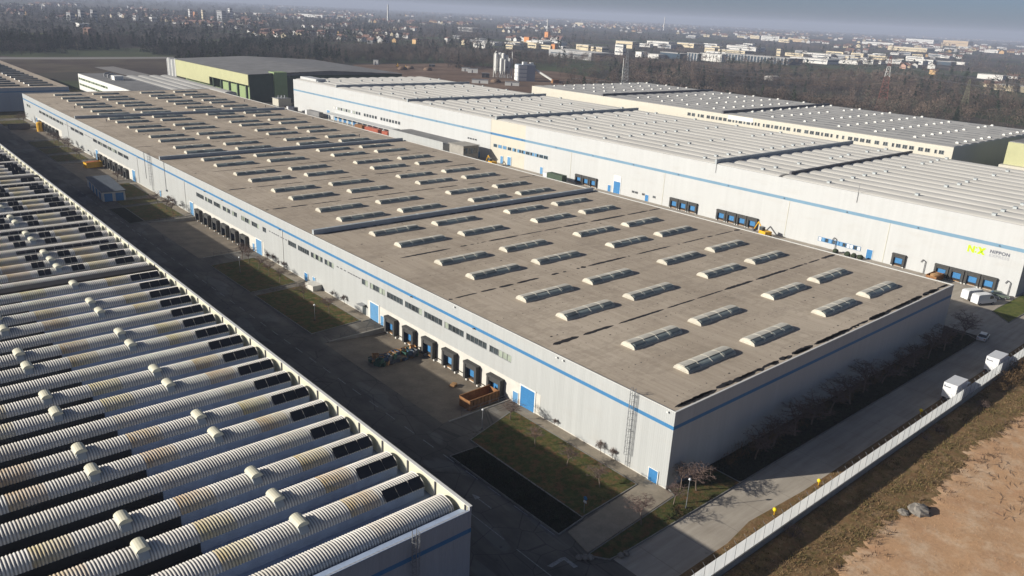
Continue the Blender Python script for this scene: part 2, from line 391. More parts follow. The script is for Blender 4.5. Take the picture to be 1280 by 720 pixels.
# lane west of the pits, then the pieces between the pits
yb.quad((-33.6, -26, 0), (PX, -26, 0), (PX, 440, 0), (-33.6, 440, 0))
for i in range(0, len(ys), 2):
    yb.quad((PX, max(ys[i], -5.2) if i == 0 else ys[i], 0), (0.4, max(ys[i], -5.2) if i == 0 else ys[i], 0), (0.4, ys[i + 1], 0), (PX, ys[i + 1], 0))
yard = struct('yard', yb.mesh('yard', M['asphalt']))
for a, b_ in PITS:
    q = MB(); q.quad((PX, a, 0), (-3.2, a, -.85), (-3.2, b_, -.85), (PX, b_, 0)); q.quad((-3.2, a, -.85), (.4, a, -.85), (.4, b_, -.85), (-3.2, b_, -.85))
    pit = struct('loading_bay_floor', q.mesh('loading_bay_floor', M['bayfloor']))
    for s, yy in ((-1, a), (1, b_)):
        w = MB(); y0, y1 = (yy - .25, yy) if s < 0 else (yy, yy + .25)
        w.poly([(PX + 1, y0, .12), (0, y0, .12), (0, y1, .12), (PX + 1, y1, .12)])
        for yv, fl in ((y0, 0), (y1, 1)):
            pts = [(PX + 1, yv, -.2), (-3.2, yv, -1.0), (-.02, yv, -1.0), (-.02, yv, .12), (PX + 1, yv, .12)]
            w.poly(pts if not fl else pts[::-1])
        w.quad((PX + 1, y0, -.2), (PX + 1, y1, -.2), (PX + 1, y1, .12), (PX + 1, y0, .12))
        o = link('retaining_wall', w.mesh('retaining_wall', M['concrete']), pit)
        # steel handrail along the ramp edge
        h = MB(); ym = (y0 + y1) / 2
        for xx in np.linspace(PX + 3.5, -.6, 6): h.tube((xx, ym, .1), (xx, ym, 1.1), .03, seg=5)
        for zz in (.6, 1.1): h.tube((PX + 3.5, ym, zz), (-.6, ym, zz), .03, seg=5)
        link('handrail', h.mesh('handrail', M['darksteel']), pit)

# lane markings
dash = MB().quad((-.07, 0, 0), (.07, 0, 0), (.07, 2.6, 0), (-.07, 2.6, 0)).mesh('lane_dash', M['line'])
for i in range(46): link('lane_dash', dash, yard, (-18.5, 2.2 + i * 5.0 + random.uniform(-.2, .2), .004))
dash2 = MB().quad((-.06, 0, 0), (.06, 0, 0), (.06, 11, 0), (-.06, 11, 0)).mesh('edge_line', M['line'])
for i in range(12): link('edge_line', dash2, yard, (-23.9, -8 + i * 13.2, .004))
tick = MB().quad((0, -.06, 0), (2.4, -.06, 0), (2.4, .06, 0), (0, .06, 0)).mesh('bay_tick', M['line'])
for i in range(34): link('bay_tick', tick, yard, (-29.5, 76 + i * 2.6, .004))
ar = MB().poly([(0, 1.3, 0), (-.42, 0, 0), (.42, 0, 0)]).quad((-.08, -2.7, 0), (.08, -2.7, 0), (.08, 0, 0), (-.08, 0, 0))
link('direction_arrow', ar.mesh('direction_arrow', M['line']), yard, (-21.2, 13.6, .004))
ar2 = MB(); ar2.quad((0, 0, 0), (.55, -.1, 0), (.55, 2.0, 0), (.1, 2.2, 0)); ar2.quad((-1.9, 1.6, 0), (.1, 1.7, 0), (.1, 2.2, 0), (-2.2, 2.15, 0))
link('road_marking', ar2.mesh('road_marking', M['line']), yard, (-20.9, -3.5, .004))

def raised(name, pts, m, z=.10, kerb=True, ztop=None):
    """kerbed bed or path"""
    b = MB(); b.prism(pts, -.02, z, 0); o = struct(name, b.mesh(name, m))
    if kerb:
        kb = MB(); n = len(pts)
        for i in range(n):
            p, q = Vector((*pts[i], 0)), Vector((*pts[(i + 1) % n], 0)); d = (q - p).normalized(); nn = Vector((d.y, -d.x, 0)) * .14
            kb.prism([(p + nn - d * .14)[:2], (q + nn + d * .14)[:2], q[:2], p[:2]], -.02, z + .04)
        link('kerb', kb.mesh('kerb', M['kerb']), o)
    return o
# beds of the near corner
raised('grass_bed', [(-13.3, 2.6), (-2.25, 3.2), (-2.1, 28.6), (-13.0, 25.5)], M['grass'])
raised('hedge_bed', [(-18.1, 1.9), (-13.55, 2.4), (-13.35, 23.3), (-18.1, 23.6)], M['ivy'], .16)
raised('footpath', [(-17.8, -2.7), (-.02, -1.5), (-.02, 28.9), (-1.85, 28.9), (-1.9, 2.95), (-16.9, 1.55)], M['pathway'], .12, kerb=False)
raised('grass_verge', [(-18.0, -3.1), (-16.6, -5.0), (-14.3, -5.2), (9.5, -5.2), (9.5, -.3), (.5, -.2), (-.3, -1.8), (-17.6, -2.95)], M['grass'])
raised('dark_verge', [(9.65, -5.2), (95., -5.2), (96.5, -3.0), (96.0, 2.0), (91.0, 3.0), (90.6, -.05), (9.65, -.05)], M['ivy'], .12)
# beds along the long yard
def bed(y0, y1, x0=-13.2, x1=-2.4):
    raised('grass_bed', [(x0, y0), (x1, y0 + .6), (x1, y1), (x0, y1 - .4)], M['grass'])
    raised('footpath', [(x1 + .15, y0), (-.02, y0), (-.02, y1), (x1 + .15, y1)], M['pathway'], .12, kerb=False)
for a, b_ in ((74.0, 99.5), (101.5, 124.0), (171., 189.6), (191.6, 198.0), (200.6, 222.), (269., 283.), (287., 300.), (303., 318.), (366., 384.)): bed(a, b_)
raised('hedge_bed', [(-17.4, 170.2), (-13.4, 170.5), (-13.4, 189.3), (-17.4, 189.3)], M['ivy'], .12)
raised('hedge_bed', [(-13.2, 300.5), (-5., 300.5), (-5., 302.8), (-13.2, 302.8)], M['ivy'], .12)

# service road, lane between the halls, waste ground
def bumpy(X, Y): return 0.05 * np.sin(X * .35 + 1.3 * np.sin(Y * .3)) * np.cos(Y * .42) + .025 * np.sin(X * 1.3 + Y * .9)
sheet('service_road', [(-16.2, 330, -11.75, -5.2), (98., 330, -5.2, 2.4)], M['roadslab'], .006)
sheet('grass_strip', [[(-20, -14.45), (135, -14.45), (135, -11.75), (15, -11.6), (3, -10.9), (-3, -11.75), (-20, -11.75)]], M['weeds'], .010)
sheet('hall_lane', [(90.2, 133.6, 2.4, 392)], M['roadslab'], .004)
raised('lawn', [(112.5, -5.4), (158, -5.6), (158, -.6), (135, -.6), (121.5, -.5), (117.2, -.6)], M['lawn'])
sheet('parking_lane', [(158.2, 260, -5.2, -.2)], M['roadslab'], .010)
rng0 = np.random.default_rng(3)
def dune(X, Y):
    z = bumpy(X, Y); t = np.clip((-14.6 - Y) / 3., 0, 1); return .02 + t * (z * 1.2 + .12)
grid_sheet('waste_ground', -60, 170, -90, -14.6, 200, 66, M['weeds'], dune)
# bare earth spread over the waste ground, with an uneven edge
def earth_edge(x):
    j = sum(a * math.sin(x * f + p) for a, f, p in ((.30, 2.3, .4), (.22, 4.1, 2.), (.18, 6.7, 1.), (.15, 11.3, .2)))
    return -22.6 + j + .9 * math.sin(x * .17) + .5 * math.sin(x * .41 + 1) + (2.2 if x > 55 else 0) * .3 - max(0, 6 - x) * .28 * (x < 6)
ex = np.linspace(-12, 168, 721); ny = 40; V = []
for j in range(ny + 1):
    for x in ex:
        y0 = earth_edge(x); y = y0 + (-88 - y0) * (j / ny) ** 1.2; V.append((x, y, 0))
V = np.array(V); V[:, 2] = dune(V[:, 0], V[:, 1]) + .05 - .06 * (np.arange(len(V)) < len(ex))
i = (np.arange(ny)[:, None] * len(ex) + np.arange(len(ex) - 1)[None]); F = np.stack([i, i + len(ex), i + len(ex) + 1, i + 1], -1).reshape(-1, 4)
struct('bare_earth', npmesh('bare_earth', V, F, M['dirt'], smooth=True))
# ------------------------------------------------------------------ shared building parts
def window_mesh(w, h, n, fm, axis=0):
    """frame with n lights, lying in the plane x=0 (faces -x); local y from 0 to w"""
    b = MB(); t = .09
    b.box(.02, .16, 0, w, 0, t); b.box(.02, .16, 0, w, h - t, h)
    for i in range(n + 1):
        y = i * (w - t) / n; b.box(.0, .17, y, y + t, t, h - t)
    return b.mesh('window', fm)
def pane_mesh(w, h, n, gm):
    pw = (w - .09) / n - .09
    return MB().box(.07, .10, 0, pw, .09, h - .09).mesh('pane', gm)
_wcache = {}
def add_window(parent, x, y, z, w, h, n, fm, gms):
    key = (round(w, 2), round(h, 2), n, fm.name)
    if key not in _wcache: _wcache[key] = (window_mesh(w, h, n, fm), {})
    wm, pc = _wcache[key]; o = link('window', wm, parent, (x, y, z))
    for i in range(n):
        gm = random.choice(gms)
        if gm.name not in pc: pc[gm.name] = pane_mesh(w, h, n, gm)
        link('pane', pc[gm.name], o, (0, .09 + i * (w - .09) / n, 0))
    return o

def shelter_meshes(w=3.5, zb=-.3, zt=2.95, proj_=.95, frame=M['rubber'], dm=M['door_blue']):
    s = MB(); t = .55                                     # sloping side pads and a head curtain round a dark opening
    for sg in (-1, 1):
        y0, y1 = (-w / 2, -w / 2 + t) if sg < 0 else (w / 2 - t, w / 2)
        s.box(-proj_, -.02, y0, y1, zb, zt - .35)
    s.box(-proj_ - .05, -.02, -w / 2 - .04, w / 2 + .04, zt - .35, zt)
    s.box(-proj_ + .10, -.02, -w / 2 + t, w / 2 - t, zt - 1.0, zt - .36)
    sm = s.mesh('shelter', frame)
    back = MB().box(-.06, -.021, -w / 2 + t, w / 2 - t, zb, zt - .36).mesh('opening', M['dark'])
    d = MB()
    for i in range(5): d.box(-.13, -.062, -w / 2 + t + .25, w / 2 - t - .02, zb + .55 + i * .36, zb + .55 + i * .36 + .34)
    d = d.mesh('door_panel', dm)
    bp = MB().box(-.45, -.02, -w / 2 + .1, -w / 2 + .4, -.84 if zb < 0 else 0, zb - .02).box(-.45, -.02, w / 2 - .4, w / 2 - .1, -.84 if zb < 0 else 0, zb - .02).mesh('bumper', M['white'])
    lip = MB().box(-.35, -.02, -.9, .9, zb - .12, zb - .01).mesh('leveller_lip', M['timber'])
    return sm, back, d, bp, lip
def add_dock(parent, x, y, parts, side=1):
    o = link('dock_shelter', parts[0], parent, (x, y, 0))
    for nm, me in zip(('opening', 'door_panel', 'bumper', 'leveller_lip'), parts[1:]): link(nm, me, o)
    return o
def slat_door(w, h, m, n=8, name='roller_door'):
    b = MB()
    for i in range(n): b.box(-.07, -.02, 0, w, i * h / n + .01, (i + 1) * h / n - .01)
    b.box(-.035, -.02, 0, w, 0, h); return b.mesh(name, m)
def frame_mesh(w, h, m, t=.22):
    b = MB(); b.box(-.10, -.005, -t, 0, 0, h + t); b.box(-.10, -.005, w, w + t, 0, h + t); b.box(-.10, -.005, 0, w, h, h + t); return b.mesh('door_frame', m)
def add_door(parent, x, y0, w, h, m, z=0., frame=M['white'], n=8, name='roller_door'):
    o = link(name, slat_door(w, h, m, n, name), parent, (x, y0, z)); link('door_frame', frame_mesh(w, h, frame, .22 if w > 2 else .10), o); return o
def ladder_mesh(h, cage=True, z0=0.):
    b = MB()
    for y in (-.25, .25): b.box(-.30, -.25, y - .03, y + .03, z0, h + 1.0)
    for i in range(int((h - z0) / .3)): b.tube((-.275, -.25, z0 + .2 + i * .3), (-.275, .25, z0 + .2 + i * .3), .02, seg=4)
    if cage:
        for k in range(int((h + 1 - z0 - 2.2) / .9) + 1):
            z = z0 + 2.2 + k * .9; pts = [(-.28 - .75 * math.sin(a), .38 * math.cos(a), z) for a in np.linspace(0, math.pi, 7)]
            for p, q in zip(pts, pts[1:]): b.tube(p, q, .025, seg=4, cap=False)
        for a in np.linspace(.3, math.pi - .3, 5): b.tube((-.28 - .75 * math.sin(a), .38 * math.cos(a), z0 + 2.2), (-.28 - .75 * math.sin(a), .38 * math.cos(a), h + 1), .02, seg=4)
    for z in (z0 + .6, (z0 + h) / 2, h - .4): b.box(-.26, 0, -.28, -.22, z, z + .06); b.box(-.26, 0, .22, .28, z, z + .06)
    return b.mesh('ladder', M['steel'])

# ------------------------------------------------------------------ the long warehouse in the middle
WM, LM, HM = 90.0, 390.5, 11.5
wh = thing('warehouse', 'long low warehouse with flat beige roof, rows of rooflights and a bright blue stripe', 'warehouse')
WIN = [(31.95 + i * 6.2, 5.55, 5) for i in range(7)] + [(75.4, 2.4, 2)] + [(89.1, 4.0, 4), (93.9, 5.4, 5), (100.1, 5.35, 5), (106.2, 4.1, 4)] + \
      [(121.9, 2.0, 2), (126., 4.2, 4), (131., 5.4, 5), (139., 3.3, 3), (143.2, 5.1, 5), (149.3, 5.1, 5), (155.4, 5.1, 5), (161.4, 5.6, 5)] + \
      [(228.2 + i * 6.2, 5.5, 5) for i in range(7)] + [(284.2 + i * 6.6, 5.9, 5) for i in range(3)] + [(315. + i * 6.25, 5.5, 5) for i in range(7)] + [(376., 3.6, 3), (380.2, 3.4, 3)]
ZW0, ZW1, ZS0, ZS1, ZP = 6.38, 7.62, 8.98, 9.52, 3.7
b = MB()                                                # west wall, built round its window openings
b.box(0, .25, 0, LM, ZP, ZW0); b.box(0, .25, 0, LM, ZW1, ZS0); b.box(0, .25, 0, LM, ZS1, HM + .1)
prev = 0.0
for y, w, n in sorted(WIN): b.box(0, .25, prev, y, ZW0, ZW1); prev = y + w
b.box(0, .25, prev, LM, ZW0, ZW1)
CLP = [(0, 24.8)] + [(75.6, 123.7), (173.4, 221.2), (270, 319.5), (366.5, LM)]     # cladding runs down between the dock fronts
DCK = [(24.8, 75.6), (123.7, 173.4), (221.2, 270.), (319.5, 366.5)]
for a, e in CLP: b.box(0, .25, a, e, .25, ZP)
link('west_wall', b.mesh('west_wall', M['clad']), wh)
for a, e in CLP: link('base_course', MB().box(-.03, .26, a, e, -.03, .25).mesh('base_course', M['plinth']), wh)
for a, e in DCK: link('dock_front', MB().box(-.02, .25, a, e, -1.0, ZP).mesh('dock_front', M['plinth']), wh)
link('blue_stripe', MB().box(-.012, .25, 0, LM, ZS0, ZS1).mesh('blue_stripe', M['stripe']), wh)
b = MB(); b.box(0.252, WM, 0, .25, -.1, ZS0); b.box(.252, WM, 0, .25, ZS1, HM + .1)
link('south_wall', b.mesh('south_wall', M['clad']), wh)
link('blue_stripe', MB().box(.1, WM + .01, -.012, .25, ZS0 + .02, ZS1 + .02).mesh('blue_stripe', M['stripe']), wh)
link('east_wall', MB().box(WM - .25, WM, .252, LM, -.1, HM + .1).mesh('east_wall', M['clad']), wh)
link('north_wall', MB().box(.252, WM - .252, LM - .25, LM, -.1, HM + .1).mesh('north_wall', M['clad']), wh)
b = MB(); b.box(-.05, .10, -.06, LM + .06, HM + .10, HM + .17); b.box(WM - .30, WM + .06, -.06, LM + .06, HM + .10, HM + .16)
b.box(.102, WM - .302, -.06, .20, HM + .10, HM + .158); b.box(.102, WM - .302, LM - .30, LM + .06, HM + .10, HM + .158)
link('coping', b.mesh('coping', M['coping']), wh)
roof = link('roof', MB().box(.26, WM - .26, .26, LM - .26, HM - .3, HM).mesh('roof', M['roof']), wh)
for y, w, n in WIN: add_window(wh, 0.02, y, ZW0, w, ZW1 - ZW0, n, M['steel'], [M['glass']] * 5 + ([M['glass_pale']] * (3 if y < 38 or 126 < y < 140 else 1)))
slot = MB().box(-.03, .0, 0, .8, 0, .22).mesh('vent_slot', M['darksteel'])
for a, e in ((78.3, 88.4), (110.8, 121.4), (272., 283.), (304.5, 314.5)):
    y = a
    while y < e - 1: link('vent_slot', slot, wh, (0, y, 7.25)); y += random.choice((1.05, 1.05, 1.5))
DOCK = shelter_meshes()
DOCK2 = shelter_meshes(dm=M['door_pale'])
for base, n, st in ((35.1, 6, 6.25), (134.4, 6, 6.16), (231.5, 6, 6.15), (327.2, 6, 6.15)):
    for i in range(n): add_dock(wh, 0, base + i * st, DOCK2 if (base < 40 and i == 2) else DOCK)
for y0, w, h, m, nm, n in ((26.05, 3.25, 3.6, M['door_blue'], 'roller_door', 8), (29.85, 1.25, 1.9, M['door_pale'], 'door', 2), (71.45, 3.1, 3.6, M['door_pale'], 'roller_door', 8), (69.55, 1.15, 1.95, M['door_pale'], 'door', 2),
                           (1.5, 1.5, 2.0, M['door_blue'], 'door', 2), (124.8, 3.2, 3.6, M['door_pale'], 'roller_door', 8), (129.1, 1.1, 1.9, M['door_pale'], 'door', 2), (170., 2.7, 3.7, M['door_pale'], 'roller_door', 8),
                           (222.2, 3.2, 3.7, M['door_pale'], 'roller_door', 8), (265.8, 3.1, 3.7, M['door_pale'], 'roller_door', 8), (364.2, 2., 3.4, M['door_blue'], 'roller_door', 8), (101.05, 1.5, 1.95, M['door_blue'], 'door', 2), (97.5, 1.2, 2.0, M['door_pale'], 'door', 2),
                           (197.5, 1.2, 2.0, M['door_pale'], 'door', 2)):
    add_door(wh, -.02 if any(a < y0 < e for a, e in DCK) else -.032, y0, w, h, m, .02, n=n, name=nm)
link('glass_porch', MB().box(-1.3, -.03, 76.1, 77.8, 2.35, 2.45).mesh('glass_porch', M['steel']), wh)
pd = link('door', MB().box(-.06, -.033, 76.3, 77.6, .02, 2.2).mesh('door', M['glass']), wh)
link('ladder', ladder_mesh(HM, True, .3), wh, (0, 6.75, 0)); link('ladder', ladder_mesh(HM, True, .3), wh, (0, 204.5, 0))
pipe = MB(); pipe.tube((-.12, 0, 3.4), (-.12, 0, HM + .7), .07, seg=6); pipe = pipe.mesh('flue_pipe', M['steel'])
for y in (210.6, 192.1): link('flue_pipe', pipe, wh, (0, y, 0))
lamp = MB().box(-.35, 0, -.16, .16, -.05, .08).box(-.30, -.05, -.13, .13, -.09, -.055).mesh('wall_lamp', M['darksteel'])
for y in (41.5, 60., 114., 136., 148., 160., 216., 252., 290.): link('wall_lamp', lamp, wh, (-.012, y, 9.15))
flood = MB().box(-.3, 0, -.12, .12, 0, .22).mesh('floodlight', M['white'])
for y in (1.1, 20.5, 21.8, 47.): link('floodlight', flood, wh, (0, y, 11.15))
b = MB().box(-.5, 0, -.3, .3, 0, .55).mesh('air_unit', M['hood_grey'])
for y, z in ((96., .05), (191.6, 3.0), (279., 1.5), (289., 1.2)): link('air_unit', b, wh, (-.032, y, z))
link('porch_hut', MB().box(-2.2, -.04, 94.6, 98.2, -.02, 1.3).mesh('porch_hut', M['plinth']), wh)
b = MB().box(-.12, -.01, -.06, .06, 0, 9.).mesh('downpipe', M['coping'])
for y in (113., 176., 218.5, 308.): link('downpipe', b, wh, (0, y, .3))

# roof details
JOINT = [.3 + 24.7 * k for k in range(1, 16)]
def strip_mesh(y, seed, x0=.5, x1=WM - .5, cover=1.25):  # irregular near-black strips laid just above the roof
    r = random.Random(seed); b = MB(); x = x0 + r.uniform(0, 2)
    while x < x1:
        L = r.choice((1.0, 2.2, 5, 8, 11)) * r.uniform(.7, 1.2); e = min(x + L, x1); n = max(3, int((e - x) / .5)); up = []; dn = []
        hw = r.uniform(.22, .55)
        for i in range(n + 1):
            t = i / n; env = min(1, 6 * t, 6 * (1 - t)) ** .6; xx = x + (e - x) * t
            up.append((xx, y + .12 + env * hw * r.uniform(.75, 1.15), HM + .006)); dn.append((xx, y + .12 - env * hw * r.uniform(.6, 1.0), HM + .006))
        for i in range(n): b.quad(dn[i], dn[i + 1], up[i + 1], up[i])
        x = e + r.choice((.4, .8, 1.5, 4.)) * r.uniform(.5, 1.3) / cover
    return b.mesh('dark_strip', M['roof_black'])
def roof_black(y, seed, **kw):
    o = link('dark_strip', strip_mesh(y, seed, **kw), roof); o['kind'] = 'stuff'
for k, y in enumerate(JOINT):
    if (k + 1) % 4: roof_black(y, k)
    else:
        b = MB(); b.ext([(y - .45, HM), (y - .38, HM + 1.0), (y + .38, HM + 1.0), (y + .45, HM)], .6, WM - 1.0, 0)
        for xx in np.arange(4, WM - 2, 6.): b.box(xx, xx + .12, y - .47, y + .47, HM + .9, HM + 1.06)
        link('expansion_upstand', b.mesh('expansion_upstand', M['hood_grey']), roof); roof_black(y - .85, 90 + k, cover=3.)
roof_black(.95, 60, cover=2.4); roof_black(.75, 61, cover=1.6)  # bitumen patches along the south edge
r = random.Random(5); b = MB()                          # fixing plates in dotted rows
for k in range(16):
    for off in (2.6, 12.6, 22.4):
        y = .3 + 24.7 * k + off
        if y > LM - 3: continue
        x = 1.5
        while x < WM - 1:
            if r.random() < .9:
                s = r.uniform(.06, .13) * (2. if r.random() < .06 else 1.); q = r.uniform(-.06, .06); b.quad((x - s, y + q - s * .7, HM + .005), (x + s, y + q - s * .7, HM + .005), (x + s, y + q + s * .7, HM + .005), (x - s, y + q + s * .7, HM + .005))
            x += r.uniform(1.25, 1.5)
stuff('roof_fixings', b.mesh('roof_fixings', M['roof_black']), '', '', roof)
# rooflights: 4 across, 2 per bay
def rooflight():
    L, w, h = 11.7, 1.30, .58; A = np.linspace(0, math.pi, 13)
    arc = [(-w * math.cos(a), .16 + h * math.sin(a) ** .9) for a in A]
    b = MB(); b.box(-.08, L + .08, -w - .1, w + .1, 0, .16, 1)
    b.ext(arc, 0, L, 0, 0, False)
    for x0, x1 in ((-.04, .0), (L, L + .04)):
        b.ext([(u * 1.02, z + .015) for u, z in arc], x0, x1, 0, 1, True)
    return b.mesh('rooflight', [M['glass_sky'], M['rooflight']])
def rooflight_shell(s0, s1, a0, a1, m, name, lift=.07):
    w, h = 1.30, .58; A = np.linspace(a0, a1, 8); b = MB()
    arc = [(-(w + lift) * math.cos(a), .16 + (h + lift) * math.sin(a) ** .9) for a in A]; inn = [(-w * math.cos(a), .16 + h * math.sin(a) ** .9) for a in A[::-1]]
    b.ext(arc + inn, s0, s1, 0, 0, True); return b.mesh(name, m)
RL = rooflight()
RIBS = [rooflight_shell(x, x + .14, .03, math.pi - .03, M['rooflight'], 'rib', .06) for x in (2.85, 5.75, 8.65, 11.2)]
TOPS = [rooflight_shell(.1 + i * 2.9, 2.75 + i * 2.9, math.pi * .40, math.pi * .80, M['rooflight'], 'top_shell', .09) for i in range(4)]
FLAPS = [rooflight_shell(.35 + i * 2.9, 2.6 + i * 2.9, math.pi * .16, math.pi * .355, M['flap'], 'vent_flap', .10) for i in range(4)]
for k in range(16):
    for off in (7.3, 17.45):
        y = .3 + 24.7 * k + off
        if y > LM - 3: continue
        for xc in (11.1, 27.95, 50.15, 66.8):
            o = link('rooflight', RL, wh, (xc, y, HM))
            if k < 7:
                for s in RIBS + TOPS: link(s.name.split('.')[0], s, o)
                for i, s in enumerate(FLAPS):
                    if i in (0, 3) or random.random() < .35: link('vent_flap', s, o)
            else:
                link('top_shell', TOPS[0], o); link('top_shell', TOPS[2], o); link('vent_flap', FLAPS[1], o); link('vent_flap', FLAPS[3], o)
b = MB(); b.tube((0, 0, 0), (0, 0, .9), .16, seg=8); b.tube((0, 0, .9), (0, 0, 1.05), .28, .28, seg=8); b = b.mesh('roof_vent', M['darksteel'])
for x, y in ((9., 285.), (8., 328.), (84., 330.), (85.5, 262.), (86., 300.), (84., 306.), (78.8, 212.)): link('roof_vent', b, roof, (x, y, HM))
# ------------------------------------------------------------------ left hall with ribbed barrel roof (local origin = its near east corner)
lw = thing('warehouse', 'barrel-vaulted warehouse in the left foreground with ribbed roof and black solar panels', 'warehouse', (-33.2, .2, 0))
LL, LWD = 385.0, 66.0
b = MB(); b.box(-.25, 0, 0, LL, -.1, 8.3); b.box(-.25, 0, 0, LL, 8.82, 11.42); link('east_wall', b.mesh('east_wall', M['clad_left']), lw)
link('blue_stripe', MB().box(-.2, .012, -.01, LL, 8.3, 8.82).mesh('blue_stripe', M['stripe']), lw)
b = MB(); b.box(-LWD, -.252, 0, .25, -.1, 8.3); b.box(-LWD, -.252, 0, .25, 8.82, 10.98); link('south_wall', b.mesh('south_wall', M['clad_left']), lw)
link('blue_stripe', MB().box(-LWD, -.252, -.012, .2, 8.3, 8.82).mesh('blue_stripe', M['stripe']), lw)
link('north_wall', MB().box(-LWD, -.252, LL - .25, LL, -.1, 10.9).mesh('north_wall', M['clad_left']), lw)
link('west_wall', MB().box(-LWD - .25, -LWD, 0, LL, -.1, 10.9).mesh('west_wall', M['clad_left']), lw)
deck = link('roof_deck', MB().box(-LWD, -.26, .26, LL - .26, 8.9, 9.25).mesh('roof_deck', M['gutter']), lw)
b = MB(); b.box(-.34, .06, -.06, LL, 11.42, 11.50); link('parapet_cap', b.mesh('parapet_cap', M['coping']), lw)
b = MB(); b.quad((-LWD, -.04, 11.02), (-.35, -.04, 11.02), (-.35, 1.50, 10.45), (-LWD, 1.50, 10.45)); b.quad((-.35, -.04, 11.02), (-.35, 1.50, 10.45), (-.35, 1.50, 9.26), (-.35, -.04, 9.26)); b.quad((-LWD, 1.50, 9.26), (-LWD, 1.50, 10.45), (-.35, 1.50, 10.45), (-.35, 1.50, 9.26)); b.quad((-LWD, -.04, 10.94), (-.35, -.04, 10.94), (-.35, -.04, 11.02), (-LWD, -.04, 11.02))
link('eaves_flashing', b.mesh('eaves_flashing', M['gutter']), lw)
b = MB().box(-.44, -.302, -.09, .09, 9.25, 11.40).mesh('parapet_post', M['darksteel'])
def vault_mesh(L, m, w=1.46, h=.88, pitch=.30, amp=.055):
    n = int(L / pitch * 4); xs = -np.arange(n + 1) * pitch / 4; A = np.linspace(0, math.pi, 13)
    rr = amp * np.array([1, .1, -1, .1])[np.arange(n + 1) % 4]
    Xg, Ag = np.meshgrid(xs, A, indexing='ij'); Rg = np.repeat(rr[:, None], len(A), 1)
    V = np.stack([Xg, -(w + Rg) * np.cos(Ag), (h + Rg) * np.sin(Ag) ** .85], -1).reshape(-1, 3); k = len(A)
    i = np.arange(n)[:, None] * k + np.arange(k - 1)[None]; F = np.stack([i, i + 1, i + k + 1, i + k], -1).reshape(-1, 4)
    return npmesh('roof_vault', V, F, m, smooth=True)
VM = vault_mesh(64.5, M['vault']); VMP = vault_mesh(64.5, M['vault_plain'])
link('parapet_lit_face', MB().box(-.30, -.252, .3, LL - .3, 9.26, 11.41).mesh('parapet_lit_face', M['hood']), lw)  # added cream face, paler to carry the sun on the inner parapet
cap = MB().poly([(.0, -1.42 * math.cos(a), .85 * math.sin(a) ** .85) for a in np.linspace(0, math.pi, 13)][::-1]).mesh('vault_end', M['hood_grey'])
hood = MB()                                              # hood > cream half-round cap on a grey collar
A = np.linspace(0, math.pi, 9)
hood.ext([(.64 * math.cos(a), .30 + .46 * math.sin(a)) for a in A], -1.15, .70, 1, 0, True)
hoodm = hood.mesh('vent_hood', M['hood'])
collar = MB().box(-.48, .48, -1.0, .6, -.2, .295).poly([(-.48, -1.0, .15), (-.48, -1.45, -.42), (.48, -1.45, -.42), (.48, -1.0, .15)]).tri((-.48, -1.0, .15), (-.48, -1.0, -.3), (-.48, -1.45, -.42)).tri((.48, -1.0, .15), (.48, -1.45, -.42), (.48, -1.0, -.3)).mesh('collar', M['hood_grey'])
pan = MB(); pan.quad((0, -.98, -.58), (1.56, -.98, -.58), (1.56, .10, .20), (0, .10, .20)); pan.quad((0, -.98, -.62), (0, .10, .16), (1.56, .10, .16), (1.56, -.98, -.62))
pan.quad((0, -.98, -.62), (1.56, -.98, -.62), (1.56, -.98, -.58), (0, -.98, -.58)); pan.quad((0, -.98, -.62), (0, -.98, -.58), (0, .10, .20), (0, .10, .16)); pan.quad((1.56, -.98, -.62), (1.56, .10, .16), (1.56, .10, .20), (1.56, -.98, -.58))
pan = pan.mesh('solar_panel', M['solar'])
CURB = MB().box(-LWD + .3, -.98, -1.46, 1.46, 9.25, 10.345).mesh('vault_curb', M['gutter'])
blk2 = MB().box(-LWD + .3, -2.5, -1.53, -1.465, 9.27, 10.33).mesh('black_membrane', M['roof_black'])
blk = MB().box(-LWD + .3, -23.1, -1.53, -1.465, 9.27, 10.33).box(-LWD + .3, -23.1, -3.75, -1.531, 9.26, 9.31).mesh('black_membrane', M['solar'])
Z0 = 10.32; k = 0; yk = 3.2; nsol = 0
